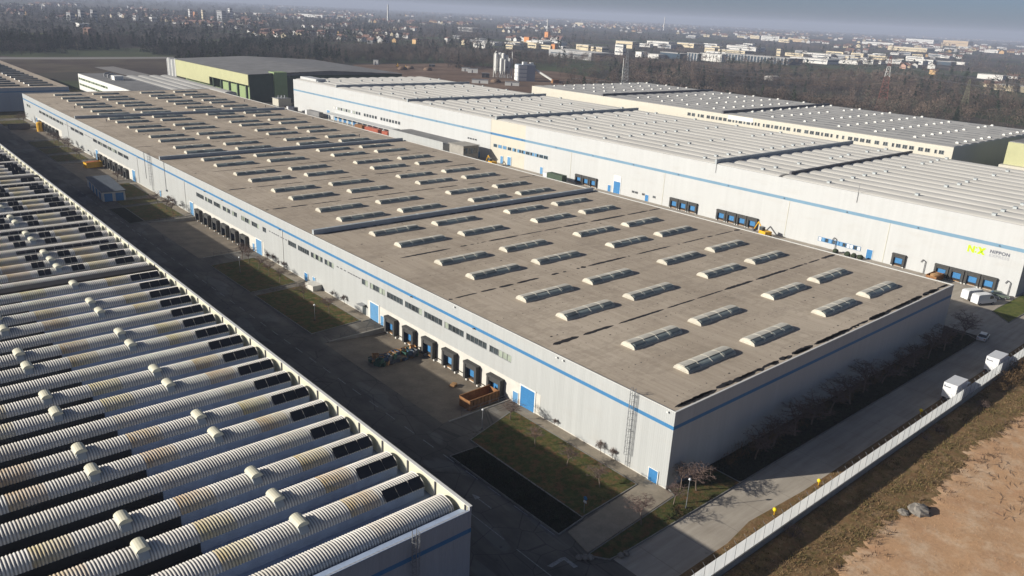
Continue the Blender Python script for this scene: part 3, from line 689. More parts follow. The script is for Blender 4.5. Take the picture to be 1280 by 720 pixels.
while yk < LL - 3:
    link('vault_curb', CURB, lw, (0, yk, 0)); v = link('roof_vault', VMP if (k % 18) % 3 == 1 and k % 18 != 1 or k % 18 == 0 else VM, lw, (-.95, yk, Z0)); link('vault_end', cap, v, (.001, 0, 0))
    sec = k // 18; kk = k % 18
    if kk and (kk % 3 != 1 or kk == 1):
        for xv in (-14.9, -28.0, -41.1):
            if kk == 1 and xv < -15: continue
            o = link('roof_vent', collar, lw, (xv, yk, Z0 + .80)); link('vent_hood', hoodm, o)
    if sec == 0 and k > 0:
        for i in range(3): link('solar_panel', pan, lw, (-5.9 + i * 1.62, yk - .76, Z0 + .92)); nsol += 1
    elif sec and kk and nsol < 290:
        if kk % 3 != 1 or kk == 1: sp = ((-5.3, 1.), (-3.7, 1.), (-12.8, .64), (-11.75, .64), (-18.3, .64), (-17.25, .64))
        else: sp = tuple((-2.3 - q * 1.66, .999) for q in range(1, 11))
        for xs, w_ in sp: link('solar_panel', pan, lw, (xs, yk - (1.02 if w_ == .999 else .76), Z0 + (.64 if w_ == .999 else .92)), scale=(w_, .62 if w_ == .999 else 1, .62 if w_ == .999 else 1)); nsol += 1
    link('parapet_post', b, lw, (0, yk - 2.6, 0))
    if sec == 0 and 2 <= kk: link('black_membrane', blk, lw, (0, yk, 0))
    elif sec and kk: link('black_membrane', blk2, lw, (0, yk, 0))
    yk += 5.25; k += 1
    if k % 18 == 0:
        link('section_gap', MB().box(-LWD + .2, -.5, yk - 3.6, yk - 1.1, 9.26, 11.15).mesh('section_gap', M['roof_black']), lw); yk += .8
lad = ladder_mesh(11.0, True, 5.0); o = link('ladder', lad, lw, (-7.2, 0, 0), math.pi / 2)

# ------------------------------------------------------------------ tall white warehouse on the right (local x from its west wall)
XC, WC, LC, HC = 133.7, 90.3, 378.0, 17.2
wc = thing('warehouse', 'tall white warehouse with pale blue stripe, vaulted grey roof and company logo on its wall', 'warehouse', (XC, 0, 0))
def wallseg(y0, y1, m, off=0.):
    bb = MB(); bb.box(off, .4, y0, y1, -.1, 10.95); bb.box(off, .4, y0, y1, 11.82, HC); link('west_wall', bb.mesh('west_wall', m), wc)
wallseg(0, 178., M['clad_white']); wallseg(178., 199.5, M['clad_warm'], .06); wallseg(199.5, LC, M['clad_white'])
for y0, y1, m in ((0, 178., 'stripe_pale'), (178., 199.5, 'stripe'), (199.5, LC, 'stripe_pale')): link('blue_stripe', MB().box(-.02, .4, y0, y1, 10.95, 11.82).mesh('blue_stripe', M[m]), wc)
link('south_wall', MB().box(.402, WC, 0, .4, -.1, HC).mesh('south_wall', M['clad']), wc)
link('north_wall', MB().box(.402, WC, LC - .4, LC, -.1, HC).mesh('north_wall', M['clad_white']), wc)
link('east_wall', MB().box(WC - .4, WC, .402, LC - .402, -.1, HC).mesh('east_wall', M['clad_white']), wc)
link('parapet_block', MB().box(4., 10., LC - 20, LC - 1, HC, HC + 1.6).mesh('parapet_block', M['clad_white']), wc)
roofc = link('roof_deck', MB().box(.4, WC - .4, .4, LC - .4, HC - .6, HC - .25).mesh('roof_deck', M['vault_c']), wc)
JC = [0.5, 66.6, 89.2, 197.0, 262.0, 329.3, LC - .5]; NV = 13; PV = (WC - .6) / NV
A = np.linspace(0, math.pi, 11)
vprof = [(-PV / 2 * math.cos(a) * .985, .62 * math.sin(a) ** 1.1) for a in A]
for j in range(len(JC) - 1):
    L = JC[j + 1] - JC[j] - 1.2; vm = MB().ext(vprof, 0, L, 1, 0, True).mesh('roof_vault', M['vault_c'])
    seam = MB().box(-.09, .09, 0, L, -.02, .13).mesh('gutter_seam', M['white'])
    for i in range(NV):
        o = link('roof_vault', vm, wc, (.3 + (i + .5) * PV, JC[j] + .6, HC - .22)); link('gutter_seam', seam, o, (PV / 2, 0, 0))
    if 0 < j: link('expansion_upstand', MB().box(.4 if j != 1 else 6., WC - .5, JC[j] - .35, JC[j] + .35, HC - .25, HC + (1.35 if j != 1 else .95)).mesh('expansion_upstand', M['darksteel'] if j == 1 else M['hood_grey']), wc)
cv = MB().box(-.5, .5, -.45, .45, 0, .45).box(-.6, .6, -.55, .55, .45, .55).mesh('roof_vent', M['hood_grey'])
for j in range(17):
    y = 9.8 + 21.6 * j
    for i in range(NV):
        if random.random() < .72: link('roof_vent', cv, wc, (.3 + (i + .5) * PV + random.uniform(-.3, .3), y + random.uniform(-.5, .5), HC + .38))
DC = shelter_meshes(3.45, .35, 3.5, .7, M['rubber'], M['door_blue'])
for y in (6.25, 9.95, 13.68, 17.38, 28.35, 72.9, 76.6, 80.4, 84.15, 95.3, 99.05, 102.8, 139.7, 143.4, 147.1): add_dock(wc, -.02, y, DC)
add_door(wc, -.01, 126.9, 3.1, 4.2, M['door_blue'], .02); link('sign_board', MB().box(-.12, -.01, 126.7, 130.2, 4.5, 6.4).mesh('sign_board', M['white']), wc)
for y0, w, h in ((113.9, 1.5, 2.2), (35.5, 1.6, 2.6), (131.3, 1.4, 2.3), (186., 2.2, 3.4), (191., 1.6, 3.), (167., 1.5, 2.6), (206., 1.6, 2.6), (336., 3.0, 4.4)): add_door(wc, -.01, y0, w, h, M['door_pale'] if y0 > 150 else M['door_blue'], .02, n=3, name='door')
for y in np.arange(38.9, 50.6, 2.1): add_window(wc, -.13, y, 1.55, 2.0, 1.2, 2, M['door_blue'], [M['glass'], M['white'], M['door_pale']])
for y in (110.9, 115.6, 118.7, 120.2): add_window(wc, -.13, y, 1.7, 1.2, .8, 2, M['steel'], [M['glass']])
for y in list(np.arange(164.6, 180, 2.6)) + list(np.arange(180.2, 198, 3.0)): add_window(wc, -.13 if y < 178 else -.07, y, 6.1, 2.2, 1.3, 2, M['stripe_pale'], [M['glass'], M['glass'], M['door_pale']])
for y in (208.6, 210.3, 212., 213.7): add_window(wc, -.13, y, 6.9, 1.2, .7, 1, M['steel'], [M['glass']])
for i, y in enumerate(np.arange(267.4, 331, 2.62)):
    if i not in (7, 13): add_window(wc, -.13, y, 5.85, 1.7, 1.45, 1, M['steel'], [M['glass']] if i < 12 else [M['glass'], M['glass_pale'], M['white']])
# canopy with blue dock doors at the far end of the wall
cn = link('canopy', MB().box(-5.5, -.01, 268., 333., 3.55, 3.85).mesh('canopy', M['clad_white']), wc)
for i in range(13):
    y = 268.6 + i * 4.9
    link('canopy_post', MB().box(-5.4, -5.15, y, y + .25, -.02, 3.549).mesh('canopy_post', M['white']), cn)
    if i > 3: add_door(wc, -.01, y + .8, 2.9, 3.2, M['door_blue'] if i % 3 else M['door_pale'], .02, n=6)
flue = MB(); flue.tube((-.3, 0, .05), (-.3, 0, 3.2), .09, seg=6); flue.tube((-.3, 0, 3.2), (-.3, .7, 3.6), .09, seg=6); flue.tube((-.3, .7, 3.6), (-.3, 1.1, 2.8), .09, seg=6)
flue = flue.mesh('exhaust_pipe', M['darksteel'])
for y in (46.0, 21.6, 1.6): link('exhaust_pipe', flue, wc, (0, y, .0))
mast = MB().tube((-.15, 0, 14.5), (-.15, 0, HC + 2.6), .06, seg=5).mesh('lightning_rod', M['steel'])
for y in (42.5, 88.5): link('lightning_rod', mast, wc, (0, y, 0))
wl2 = MB().box(-.3, 0, -.12, .12, 0, .2).mesh('wall_lamp', M['darksteel'])
for y in np.arange(6, 370, 19.3): link('wall_lamp', wl2, wc, (-.02, y, 11.3))
dp = MB().box(-.08, 0, -.05, .05, 0, 10.9).mesh('downpipe', M['hood'])
for y in (32.5, 62., 108., 152.): link('downpipe', dp, wc, (0, y, .02))
# logo and lettering on the wall
def text_mesh(s, size, m, bold=0.0, spacing=1.0):
    cu = bpy.data.curves.new('txt', 'FONT'); cu.body = s; cu.size = size; cu.extrude = .012; cu.offset = bold; cu.space_character = spacing
    o = bpy.data.objects.new('txt', cu); COL.objects.link(o); dg = bpy.context.evaluated_depsgraph_get(); me = bpy.data.meshes.new_from_object(o.evaluated_get(dg))
    bpy.data.objects.remove(o); me.name = 'lettering'; me.materials.clear(); me.materials.append(m); return me
def put_text(name, me, parent, y, z, x=-.03, w=None):
    o = link(name, me, parent, (x, y, z)); o.rotation_euler = (math.radians(90), 0, math.radians(-90))
    if w:
        xs = [v.co.x for v in me.vertices]; o.scale = (w / (max(xs) - min(xs)), 1, 1)
    return o
lime = mat('lime_logo_paint', (.44, .72, .005), .5, .04, 1.); ink = mat('dark_lettering', (.09, .10, .13), .6, .05, 1.); ink2 = mat('grey_lettering', (.30, .31, .34), .6, .05, 1.)
put_text('lettering', text_mesh('NIPPON', 1.12, ink, .035, 1.1), wc, 7.75, 9.22, w=4.35)
put_text('lettering', text_mesh('EXPRESS', 1.0, ink2, .0, 1.1), wc, 7.75, 8.28, w=4.35)
lg = MB()
def sl(pts): lg.poly([(-.04, 12.75 - u, 8.25 + v) for u, v in pts])
sl([(0, 0), (.42, 0), (.42, 1.75), (0, 1.75)]); sl([(.42, 1.75), (.42, 1.05), (1.15, 0), (1.15, .75)]); sl([(1.15, 0), (1.6, 0), (1.6, 1.75), (1.15, 1.75)])
sl([(1.75, .15), (2.1, .15), (2.1, .55), (1.75, .55)]); sl([(1.75, 1.2), (2.1, 1.2), (2.1, 1.6), (1.75, 1.6)])
sl([(2.2, 0), (2.85, 0), (4.1, 1.75), (3.45, 1.75)]); sl([(3.45, 0), (4.1, 0), (3.35, .95), (3.0, .55)]); sl([(2.2, 1.75), (2.85, 1.75), (3.15, 1.32), (2.82, .88)])
link('logo', lg.mesh('logo', lime), wc)

# ------------------------------------------------------------------ hall behind it
XD, YD, HD = 235.0, 56.8, 20.0; WD, LD = 98.0, 229.0
wd = thing('warehouse', 'beige-walled hall behind the white warehouse, grey roof dotted with white roof domes', 'warehouse', (XD, YD, 0))
link('west_wall', MB().box(0, .4, 0, LD, -.1, HD).mesh('west_wall', M['clad_warm']), wd)
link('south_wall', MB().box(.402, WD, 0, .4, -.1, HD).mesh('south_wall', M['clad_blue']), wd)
link('north_wall', MB().box(.402, WD, LD - .4, LD, -.1, HD).mesh('north_wall', M['clad_warm']), wd)
link('east_wall', MB().box(WD - .4, WD, .402, LD - .402, -.1, HD).mesh('east_wall', M['clad_warm']), wd)
rd = MB(); nrib = 12; pw = (WD - .8) / nrib; rd.box(.4, WD - .4, .4, LD - .4, HD - .5, HD - .15)
roofd = link('roof', rd.mesh('roof', M['roof_d']), wd)
vm = MB().ext([(-pw / 2 * math.cos(a), .42 * math.sin(a)) for a in np.linspace(0, math.pi, 7)], .5, LD - .5, 1, 0, True).mesh('roof_vault', M['roof_d'])
for i in range(nrib): link('roof_vault', vm, wd, (.4 + (i + .5) * pw, 0, HD - .14))
dome = MB().box(-.6, .6, -.6, .6, 0, .3).lathe([(.66, .3), (.58, .5), (.35, .65), (0.01, .7)], 8).mesh('roof_dome', M['coping'])
dark = MB().box(-.55, .55, -2.6, 2.6, 0, .05).mesh('dark_rooflight', M['darksteel'])
for j in range(15):
    for i in range(12):
        y = 3.2 + 15.65 * j; x = 11.6 + 8.2 * i - (5. if i == 0 and False else 0)
        if y < LD - 2 and x < WD - 2 and random.random() < .9: link('roof_dome', dome, wd, (x, y, HD + .25))
        if y + 8 < LD - 4 and x < WD - 2: link('dark_rooflight', dark, wd, (x + 1.2, y + 5 + (i % 3) * 2.2, HD + .27))
for y in (100.5, 174.8): link('expansion_upstand', MB().box(.3, WD - .6, y - .5, y + .5, HD - .1, HD + 1.2).mesh('expansion_upstand', M['darksteel']), wd)
y = 3.0
while y < 118:
    w = random.choice((1.8, 1.8, .9)); add_window(wd, -.13, y, 16.9, w, 1.5, 2 if w > 1 else 1, M['steel'], [M['glass']]); y += w + random.choice((.7, .7, 1.6))
link('sign_board', MB().box(-.1, 0, 84, 97., 18.0, 19.8).mesh('sign_board', M['white']), wd)

# ------------------------------------------------------------------ other halls round the site
t = thing('warehouse', 'pale yellow-green building at the right edge behind the white warehouse', 'building', (254., 45.3, 0))
link('wall', MB().box(0, 60, -40, 0, -.1, 22.5).mesh('wall', M['limepanel']), t); link('roof', MB().box(.3, 59.7, -39.7, -.3, 22.5, 22.8).mesh('roof', M['greyroof']), t)
link('base_block', MB().box(-3, -.02, -40, .5, -.1, 14.4).mesh('base_block', M['clad_warm']), t)

t = thing('warehouse', 'blue-grey warehouse at the far left edge with dark rooflight strips', 'warehouse', (26.5, 418.0, 0))
link('wall', MB().box(-120, 0, 0, 185, -.1, 9.3).mesh('wall', M['clad_blue']), t); link('dark_band', MB().box(-120.02, .02, -.02, 185.02, 9.3, 9.8).mesh('dark_band', M['stripe']), t)
link('upper_wall', MB().box(-120, 0, 0, 185, 9.8, 11.5).mesh('upper_wall', M['clad_blue']), t); rf = link('roof', MB().box(-119.8, -.2, .2, 184.8, 11.5, 11.55).mesh('roof', M['roof']), t)
st = MB().ext([(-1.1 * math.cos(a), .8 * math.sin(a)) for a in np.linspace(0, math.pi, 7)], 0, 11, 0, 0, True).mesh('rooflight', M['flap'])
endc = MB().box(-.1, 0, -1.1, 1.1, 0, .8).mesh('end_cap', M['white'])
for i in range(13):
    for x in (-16.8, -32, -54, -71, -90):
        o = link('rooflight', st, t, (x, 7.6 + i * 11.6, 11.55)); link('end_cap', endc, o)
t = thing('office_block', 'narrow white office block with two rows of windows beyond the warehouse', 'building', (53., 402., 0))
link('wall', MB().box(0, 20, 0, 109., -.1, 10.).mesh('wall', M['white']), t); link('roof', MB().box(.3, 19.7, .3, 108.7, 10., 10.15).mesh('roof', M['greyroof']), t)
for z in (6.7, 3.2):
    for y in np.arange(46, 106, 5.2): add_window(t, -.15, y, z, 4.4, 1.2, 3, M['greenpaint'], [M['glass'], M['glass_pale']])
pl = link('rooftop_plant', MB().box(8, 13, 60, 66, 10.15, 12.6).mesh('rooftop_plant', M['white']), t)
for y in (70, 76, 84): link('rooftop_duct', MB().tube((9, y, 10.1), (9, y, 12), .5, seg=8).tube((9, y, 12), (12, y, 12.6), .5, seg=8).mesh('rooftop_duct', M['steel']), t)
t = thing('shed_roof_hall', 'low grey hall with scalloped sheet roof beside the white office', 'building', (74., 402., 0))
link('wall', MB().box(0, 36., 0, 110, -.1, 7.6).mesh('wall', M['clad']), t)
for i in range(5):
    link('roof_vault', MB().ext([(-3.6 * math.cos(a), 1.0 * math.sin(a)) for a in np.linspace(0, math.pi, 7)], .3, 109.7, 1, 0, True).mesh('roof_vault', M['roof_d']), t, (3.6 + i * 7.2, 0, 7.61))
# green and yellow plant
t = thing('recycling_plant', 'yellow and green plant building with dark grey roof behind the warehouse', 'building', (124., 418., 0))
link('yellow_front', MB().box(0, .6, 0, 124, 10.0, 16.4).mesh('yellow_front', M['limepanel']), t)
link('yellow_front', MB().box(0, .6, 62, 124, 5.2, 9.998).mesh('yellow_front', M['limepanel']), t)
link('green_wall', MB().box(6., 6.5, .6, 124, -.1, 9.9).mesh('green_wall', M['greenpaint']), t)
link('end_wall', MB().box(.602, 16., -.2, .4, -.1, 16.4).mesh('end_wall', M['darkgreen']), t)
link('green_tower', MB().box(16., 24.5, -1.5, 6., -.1, 17.6).mesh('green_tower', M['greenpaint']), t)
link('end_wall', MB().box(24.6, 110., -.2, .4, -.1, 15.4).mesh('end_wall', M['darkgreen']), t)
link('soffit', MB().box(.61, 6., .5, 124, 9.9, 10.1).mesh('soffit', M['darkgreen']), t)
rf = MB(); rf.quad((-.3, -.5, 16.45), (55, -.5, 18.2), (55, 132, 18.2), (-.3, 132, 16.45)); rf.quad((55, -.5, 18.2), (112, -.5, 15.5), (112, 132, 15.5), (55, 132, 18.2)); rf.poly([(.61, .41, 15.3), (112, .41, 15.3), (55, .41, 18.1)])
link('roof', rf.mesh('roof', M['greyroof']), t)
for y in range(6, 60, 13): link('column', MB().box(1.0, 2.2, y, y + 1.2, -.1, 9.89).mesh('column', M['darkgreen']), t)
for i in range(8): link('silver_duct', MB().tube((1. + i * .1, 126 + i * 2.6, -.1), (1. + i * .1, 126 + i * 2.6, 16. + random.uniform(-.5, .8)), 1.1, seg=8).mesh('silver_duct', M['steel'] if i % 3 else M['white']), t)
t = thing('plant_shed', 'small cream switch house in front of the green tower', 'shed', (139., 400., 0))
link('wall', MB().box(-7, 1, -5, 3, -.02, 4.2).mesh('wall', M['clad_warm']), t); link('roof', MB().box(-7.3, 1.3, -5.3, 3.3, 4.2, 4.45).mesh('roof', M['steel']), t)
for i in range(3): link('vent_cowl', MB().tube((-5 + i * 2, -1, 4.4), (-5 + i * 2, -1, 6.), .4, seg=8).mesh('vent_cowl', M['steel']), t)
# ------------------------------------------------------------------ boundary wall
pw_ = thing('boundary_wall', 'long pale boundary wall of translucent panels on a concrete plinth beside the waste ground', 'wall', (0, -14.6, 0))
link('plinth', MB().box(-22, 136, -.14, .14, -.1, .95).mesh('plinth', M['concrete']), pw_)
pm = MB().quad((.02, 0, .955), (1.98, 0, .955), (1.98, 0, 2.95), (.02, 0, 2.95)).mesh('panel', M['grp']); pst = MB().box(-.012, .012, -.04, .04, .96, 2.97).mesh('post', M['steel'])
arm = MB().tube((0, 0, 2.95), (-.05, .35, 3.35), .022, seg=4).mesh('barbed_wire_arm', M['steel'])
for i in range(79):
    x = -22 + 2 * i; link('panel', pm, pw_, (x, 0, 0)); link('post', pst, pw_, (x, 0, 0)); link('barbed_wire_arm', arm, pw_, (x, 0, 0))

# ------------------------------------------------------------------ bare trees
def bare_tree(seed, H=5., spread=.55, lean=0., depth=4):
    r = random.Random(seed); tr = MB(); cr = MB()
    def limb(mb, p, d, L, rad, lev):
        n = 2 if lev < 2 else 1; q = p
        for i in range(n):
            d2 = (d + Vector((r.uniform(-.18, .18), r.uniform(-.18, .18), r.uniform(-.05, .15)))).normalized(); e = q + d2 * (L / n)
            mb.tube(q, e, rad * (1 - .35 * i / n), rad * (1 - .35 * (i + 1) / n), 5 if lev == 0 else (4 if lev == 1 else 3), cap=False); q = e; d = d2
        return q, d
    th = H * .34; top, d = limb(tr, Vector((0, 0, -.05)), Vector((lean, 0, 1)).normalized(), th, H * .022, 0)
    def grow(p, d, L, rad, lev):
        if lev > depth: return
        k = {1: 7, 2: 4, 3: 4, 4: 4}[lev]
        for i in range(k):
            az = 2 * math.pi * (i + r.random() * .7) / k; up = r.uniform(.45, 1.1) if lev == 1 else r.uniform(-.1, .8)
            side = Vector((math.cos(az), math.sin(az), 0)); dd = (d * up + side * spread * r.uniform(.6, 1.3)).normalized()
            s = p - d * (L * r.uniform(0, .35)) if lev > 1 else p
            e, d3 = limb(cr, s, dd, L * r.uniform(.7, 1.15), rad, lev); grow(e, d3, L * .64, max(rad * .62, .016), lev + 1)
    grow(top, d, H * .30, H * .012, 1)
    return tr.mesh('trunk', M['bark']), cr.mesh('crown', M['twig'])
TREES = [bare_tree(s, 5., sp) for s, sp in ((1, .55), (2, .7), (3, .5), (4, .85))]
def put_tree(x, y, h, v, label, group=None, z=.08):
    t = thing('bare_tree', label, 'tree', (x, y, z), random.uniform(0, 6.28), group, h / 5.)
    link('trunk', TREES[v][0], t); link('crown', TREES[v][1], t); return t
put_tree(-6.8, 5.7, 4.0, 3, 'small reddish bare tree at the corner of the near grass bed')
put_tree(-6.8, 12.0, 3.9, 0, 'bare young tree in the middle of the near grass bed')
put_tree(-6.7, 18.5, 3.8, 2, 'bare young tree of the near grass bed farthest from the building corner')
put_tree(-4.4, 26.6, 4.8, 1, 'broad bare tree beside the blue roller door')
put_tree(-8.6, -3.0, 4.8, 3, 'bare tree on the verge where the shadow crosses the footpath')
put_tree(3.1, -2.7, 5.9, 1, 'tallest bare tree with pinkish twigs at the near building corner')
put_tree(-1.9, -2.8, 3.9, 2, 'thin bare tree just in front of the near building corner')
put_tree(1.6, -1.2, 4.4, 0, 'bare tree against the near building corner behind the lamp post')
for i, x in enumerate((16.5, 22., 27.5, 33., 39., 45., 51., 57.5, 63.5, 69.5, 76., 83., 92.)):
    put_tree(x, -2.8 + random.uniform(-.5, .5), random.uniform(5.4, 7.4), i % 4, '%s bare tree from the near corner in the shaded row along the dark end wall' % ORD[i], 'trees along the shaded end wall')
put_tree(-5.6, 81.3, 4.4, 1, 'bare tree on the grass bed near the glass porch'); put_tree(-6., 91.3, 4.6, 0, 'bare tree on the grass bed opposite the small white porch')
for i, (y, h) in enumerate(((104., 4.), (109.5, 4.2), (115., 4.6), (120.2, 5.2), (124.3, 5.))): put_tree(-5.4, y, h, int(y) % 4, '%s bare tree from the camera in the row before the second dock group' % ORD[i], 'trees before the second docks')
for i, y in enumerate((175., 181., 187.8)): put_tree(-4.2, y, random.uniform(4.2, 5.6), int(y) % 4, '%s bare tree from the camera on the bed before the hut' % ORD[i], 'trees by the hut')
put_tree(-4.9, 225.4, 4.6, 2, 'bare tree next to the hut beside the third dock group')
for i, y in enumerate((273., 279., 290., 297., 306., 313., 372., 379.)): put_tree(-4.5, y, random.uniform(4.5, 6.5), int(y) % 4, '%s bare tree in the far row beyond the yellow skip' % ORD[i], 'trees far down the yard')
# espalier weeds against the wall
sm_ = bare_tree(21, 2.6, .35)
for i, y in enumerate((9.2, 11.3, 21.0, 84., 89., 112., 114.5, 118., 121., 180., 186., 190.)):
    t = thing('wall_shrub', '%s small bare shrub from the near corner against the warehouse wall' % ORD[i], 'shrub', (-.55, y, .1), random.uniform(0, 6), 'shrubs against the warehouse wall', random.uniform(.6, .95))
    link('stem', sm_[0], t); link('crown', sm_[1], t)

# ------------------------------------------------------------------ posts and signs
def lamp_post(x, y, h, label, heads=1):
    t = thing('lamp_post', label, 'lamp post', (x, y, .06)); link('pole', MB().tube((0, 0, 0), (0, 0, h), .06, .04, 7).mesh('pole', M['steel']), t)
    link('base', MB().tube((0, 0, 0), (0, 0, .3), .11, seg=8).mesh('base', M['darksteel']), t); link('lamp_head', MB().tube((0, 0, h), (0, 0, h + .12), .1, .2, 8).tube((0, 0, h + .12), (0, 0, h + .3), .2, .08, 8).mesh('lamp_head', M['carwhite']), t); return t
lamp_post(-1.3, -4.3, 4.2, 'slim lamp post with white head at the near building corner'); lamp_post(-9.8, 26.9, 3.2, 'short lamp post at the near end of the sunken truck bay'); lamp_post(-9.65, 79.5, 3.2, 'lamp post on the grass bed before the second truck bay'); lamp_post(-9.8, 115., 3.6, 'lamp post on the shaded bed by the second dock group')
t = thing('signpost', 'signpost with blue and white plates at the edge of the near grass bed', 'sign', (-12.6, 3.0, .1)); link('pole', MB().tube((0, 0, 0), (0, 0, 2.4), .035, seg=6).mesh('pole', M['steel']), t)
link('blue_plate', MB().tube((-.03, -.05, 2.2), (.03, -.05, 2.2), .28, seg=12).mesh('blue_plate', M['stripe']), t); link('white_plate', MB().box(-.04, -.01, -.3, .2, 1.55, 1.85).mesh('white_plate', M['white']), t)
for (x, y), w in zip(((17.8, -12.2), (6.8, -12.1), (60.9, -11.8), (51.3, -11.9)), ('on the sunlit verge nearest the building shadow', 'on the sunlit verge nearest the camera', 'beside the nearer white truck', 'in the shade left of the nearer white truck')):
    t = thing('marker_ball', 'yellow ball-topped marker ' + w, 'marker', (x, y, 0)); link('stem', MB().tube((0, 0, -.05), (0, 0, .5), .05, seg=6).mesh('stem', M['yellow']), t)
    link('ball', MB().lathe([(.02, -.30), (.18, -.24), (.29, 0), (.24, .18), (.02, .30)], 10, (0, 0, .8)).mesh('ball', M['yellowbright'], True), t)

# ------------------------------------------------------------------ stones and boulders
rockm = None
def boulder(r, seed, m, squash=.7):
    rr = np.random.default_rng(seed); b = MB(); seg = 12; rings = 7; n0 = rr.normal(0, .10, (rings + 1, seg))
    for j in range(rings + 1):
        ph = math.pi * j / rings
        for i in range(seg):
            th = 2 * math.pi * i / seg; q = r * (1 + (n0[j, i] if 0 < j < rings else 0)); b.v.append((q * math.sin(ph) * math.cos(th), q * math.sin(ph) * math.sin(th), q * squash * math.cos(ph)))
    for j in range(rings):
        for i in range(seg): b.f.append((j * seg + i, (j + 1) * seg + i, (j + 1) * seg + (i + 1) % seg, j * seg + (i + 1) % seg)); b.m.append(0)
    return b.mesh('boulder', m, m is not rockm)
rockm = mat('grey_rubble', (.19, .175, .155), .95, .35, 1.2, bump=.5, bsc=4.)
tag(link('boulder', boulder(1.35, 4, rockm, .55), None, (22.6, -23.6, .4)), 'large grey rubble mound half buried in the reddish earth', 'rock')
tag(link('boulder', boulder(.7, 8, rockm, .5), None, (20.8, -22.4, .2)), 'smaller grey rubble lump left of the large mound', 'rock')
for i, (x, y) in enumerate(((-19.3, -2.75), (-18.75, -3.2), (-18.3, -3.6), (-15.2, -5.5), (-14.4, -5.65))):
    tag(link('kerb_boulder', boulder(.42, 20 + i, rockm, .8), None, (x, y, .24)), '%s rounded stone from the left guarding the verge corner by the road' % ORD[i], 'rock', 'stones at the verge corner')

# ------------------------------------------------------------------ skips, pallets, huts in the yard
def skip(name, label, x, y, rz, L, W, H, m, z=0., cargo=None):
    t = thing(name, label, 'skip', (x, y, z), rz); b = MB(); tt = .08
    b.box(-L / 2, L / 2, -W / 2, -W / 2 + tt, .25, H); b.box(-L / 2, L / 2, W / 2 - tt, W / 2, .25, H); b.box(-L / 2, -L / 2 + tt, -W / 2 + tt, W / 2 - tt, .25, H); b.box(L / 2 - tt, L / 2, -W / 2 + tt, W / 2 - tt, .25, H); b.box(-L / 2, L / 2, -W / 2, W / 2, .15, .25)
    link('body', b.mesh('body', m), t); rb = MB().box(-.05, .05, -.09, 0, .2, H - .02).mesh('rib', m); rb2 = MB().box(-.05, .05, 0, .09, .2, H - .02).mesh('rib', m)
    n = int(L / .75)
    for i in range(n + 1):
        xx = -L / 2 + .06 + i * (L - .12) / n; link('rib', rb, t, (xx, -W / 2 - .001, 0)); link('rib', rb2, t, (xx, W / 2 + .001, 0))
    link('rim', MB().box(-L / 2 - .06, L / 2 + .06, -W / 2 - .06, -W / 2 + .1, H, H + .12).box(-L / 2 - .06, L / 2 + .06, W / 2 - .1, W / 2 + .06, H, H + .12).mesh('rim', m), t)
    for sy in (-.6, .6): link('runner', MB().box(-L / 2, L / 2, sy - .08, sy + .08, 0, .149).mesh('runner', M['darksteel']), t)
    if cargo: link('load', boulder(1., 33, cargo, .5), t, (0, 0, H - .2), scale=(L * .42, W * .42, .8))
    return t
skip('open_skip', 'rusty orange open skip parked at the nearest dock', -4.1, 34.6, 0.02, 6.2, 2.5, 1.9, M['orange'], -.86 + .14)
skip('covered_skip', 'yellow and red skip by the third dock group', -4.2, 257.5, .15, 5.6, 2.5, 2.1, M['yellow'], -.76, M['red'])
skip('open_skip', 'dark skip far down the yard in the shade', -9., 357., .1, 8., 2.6, 2.2, M['darksteel'], -.3)
skip('open_skip', 'red skip full of cardboard at the docks under the white warehouse', 129.6, 17.3, 0, 5., 2.4, 1.7, M['orange'], .01, M['timber'])
tag(link('upright_tank', MB().lathe([(.01, 0), (1.3, 0), (1.3, 3.6), (.9, 4.1), (.01, 4.2)], 12).mesh('upright_tank', M['yellow'], False), None, (-1.9, 351.5, -.86)), 'upright orange tank standing among the farthest docks', 'tank')
# stack of broken pallets and crates
def pallet():
    b = MB()
    for i in range(5): b.box(-.6, .6, -.4 + i * .175, -.4 + i * .175 + .11, .10, .125)
    for i in range(3): b.box(-.6 + i * .55, -.5 + i * .55, -.4, .41, 0, .10)
    return b.mesh('pallet', M['timber'])
PAL = pallet(); PALG = PAL.copy(); PALG.materials.clear(); PALG.materials.append(mat('weathered_pallet', (.17, .18, .165), .9, .4, 2.))
crg = MB(); crg.box(-.6, .6, -.5, .5, .02, .06)
for s in (-1, 1): crg.box(-.6, .6, s * .48 - .02, s * .48 + .02, .06, .75); crg.box(s * .58 - .02, s * .58 + .02, -.46, .46, .06, .75)
crates = [crg.mesh('crate', mm) for mm in (mat('green_crate', (.035, .10, .075), .6, .2, 2.), mat('grey_crate', (.13, .14, .15), .7, .25, 2.), mat('blue_crate', (.05, .10, .18), .6, .2, 2.), M['timber'])]
bayz = lambda x: -.85 * min(1., max(0., (x - PX) / (-3.2 - PX)))
for i in range(62):
    u = i % 12; lay = i // 36; x = -10.2 + u * .78 + random.uniform(-.2, .2); y = 56.3 + (i // 12 % 3) * 1.15 - 1.3 + random.uniform(-.3, .3) + u * .12
    kind = random.random(); z = bayz(x) + .06 + lay * .62
    me = random.choice(crates) if kind < .75 else random.choice((PAL, PALG))
    o = link('crate' if kind < .75 else 'pallet', me, None, (x, y, z)); o.rotation_euler = (random.uniform(-.06, .06), random.uniform(-.06, .06), random.uniform(0, 3.1))
    tag(o, 'mixed crates in the long heap in front of the docks' if kind < .75 else 'loose pallet in the long crate heap in front of the docks', 'crate' if kind < .75 else 'pallet', 'heap in the near truck bay' if kind < .75 else 'pallets in the heap')
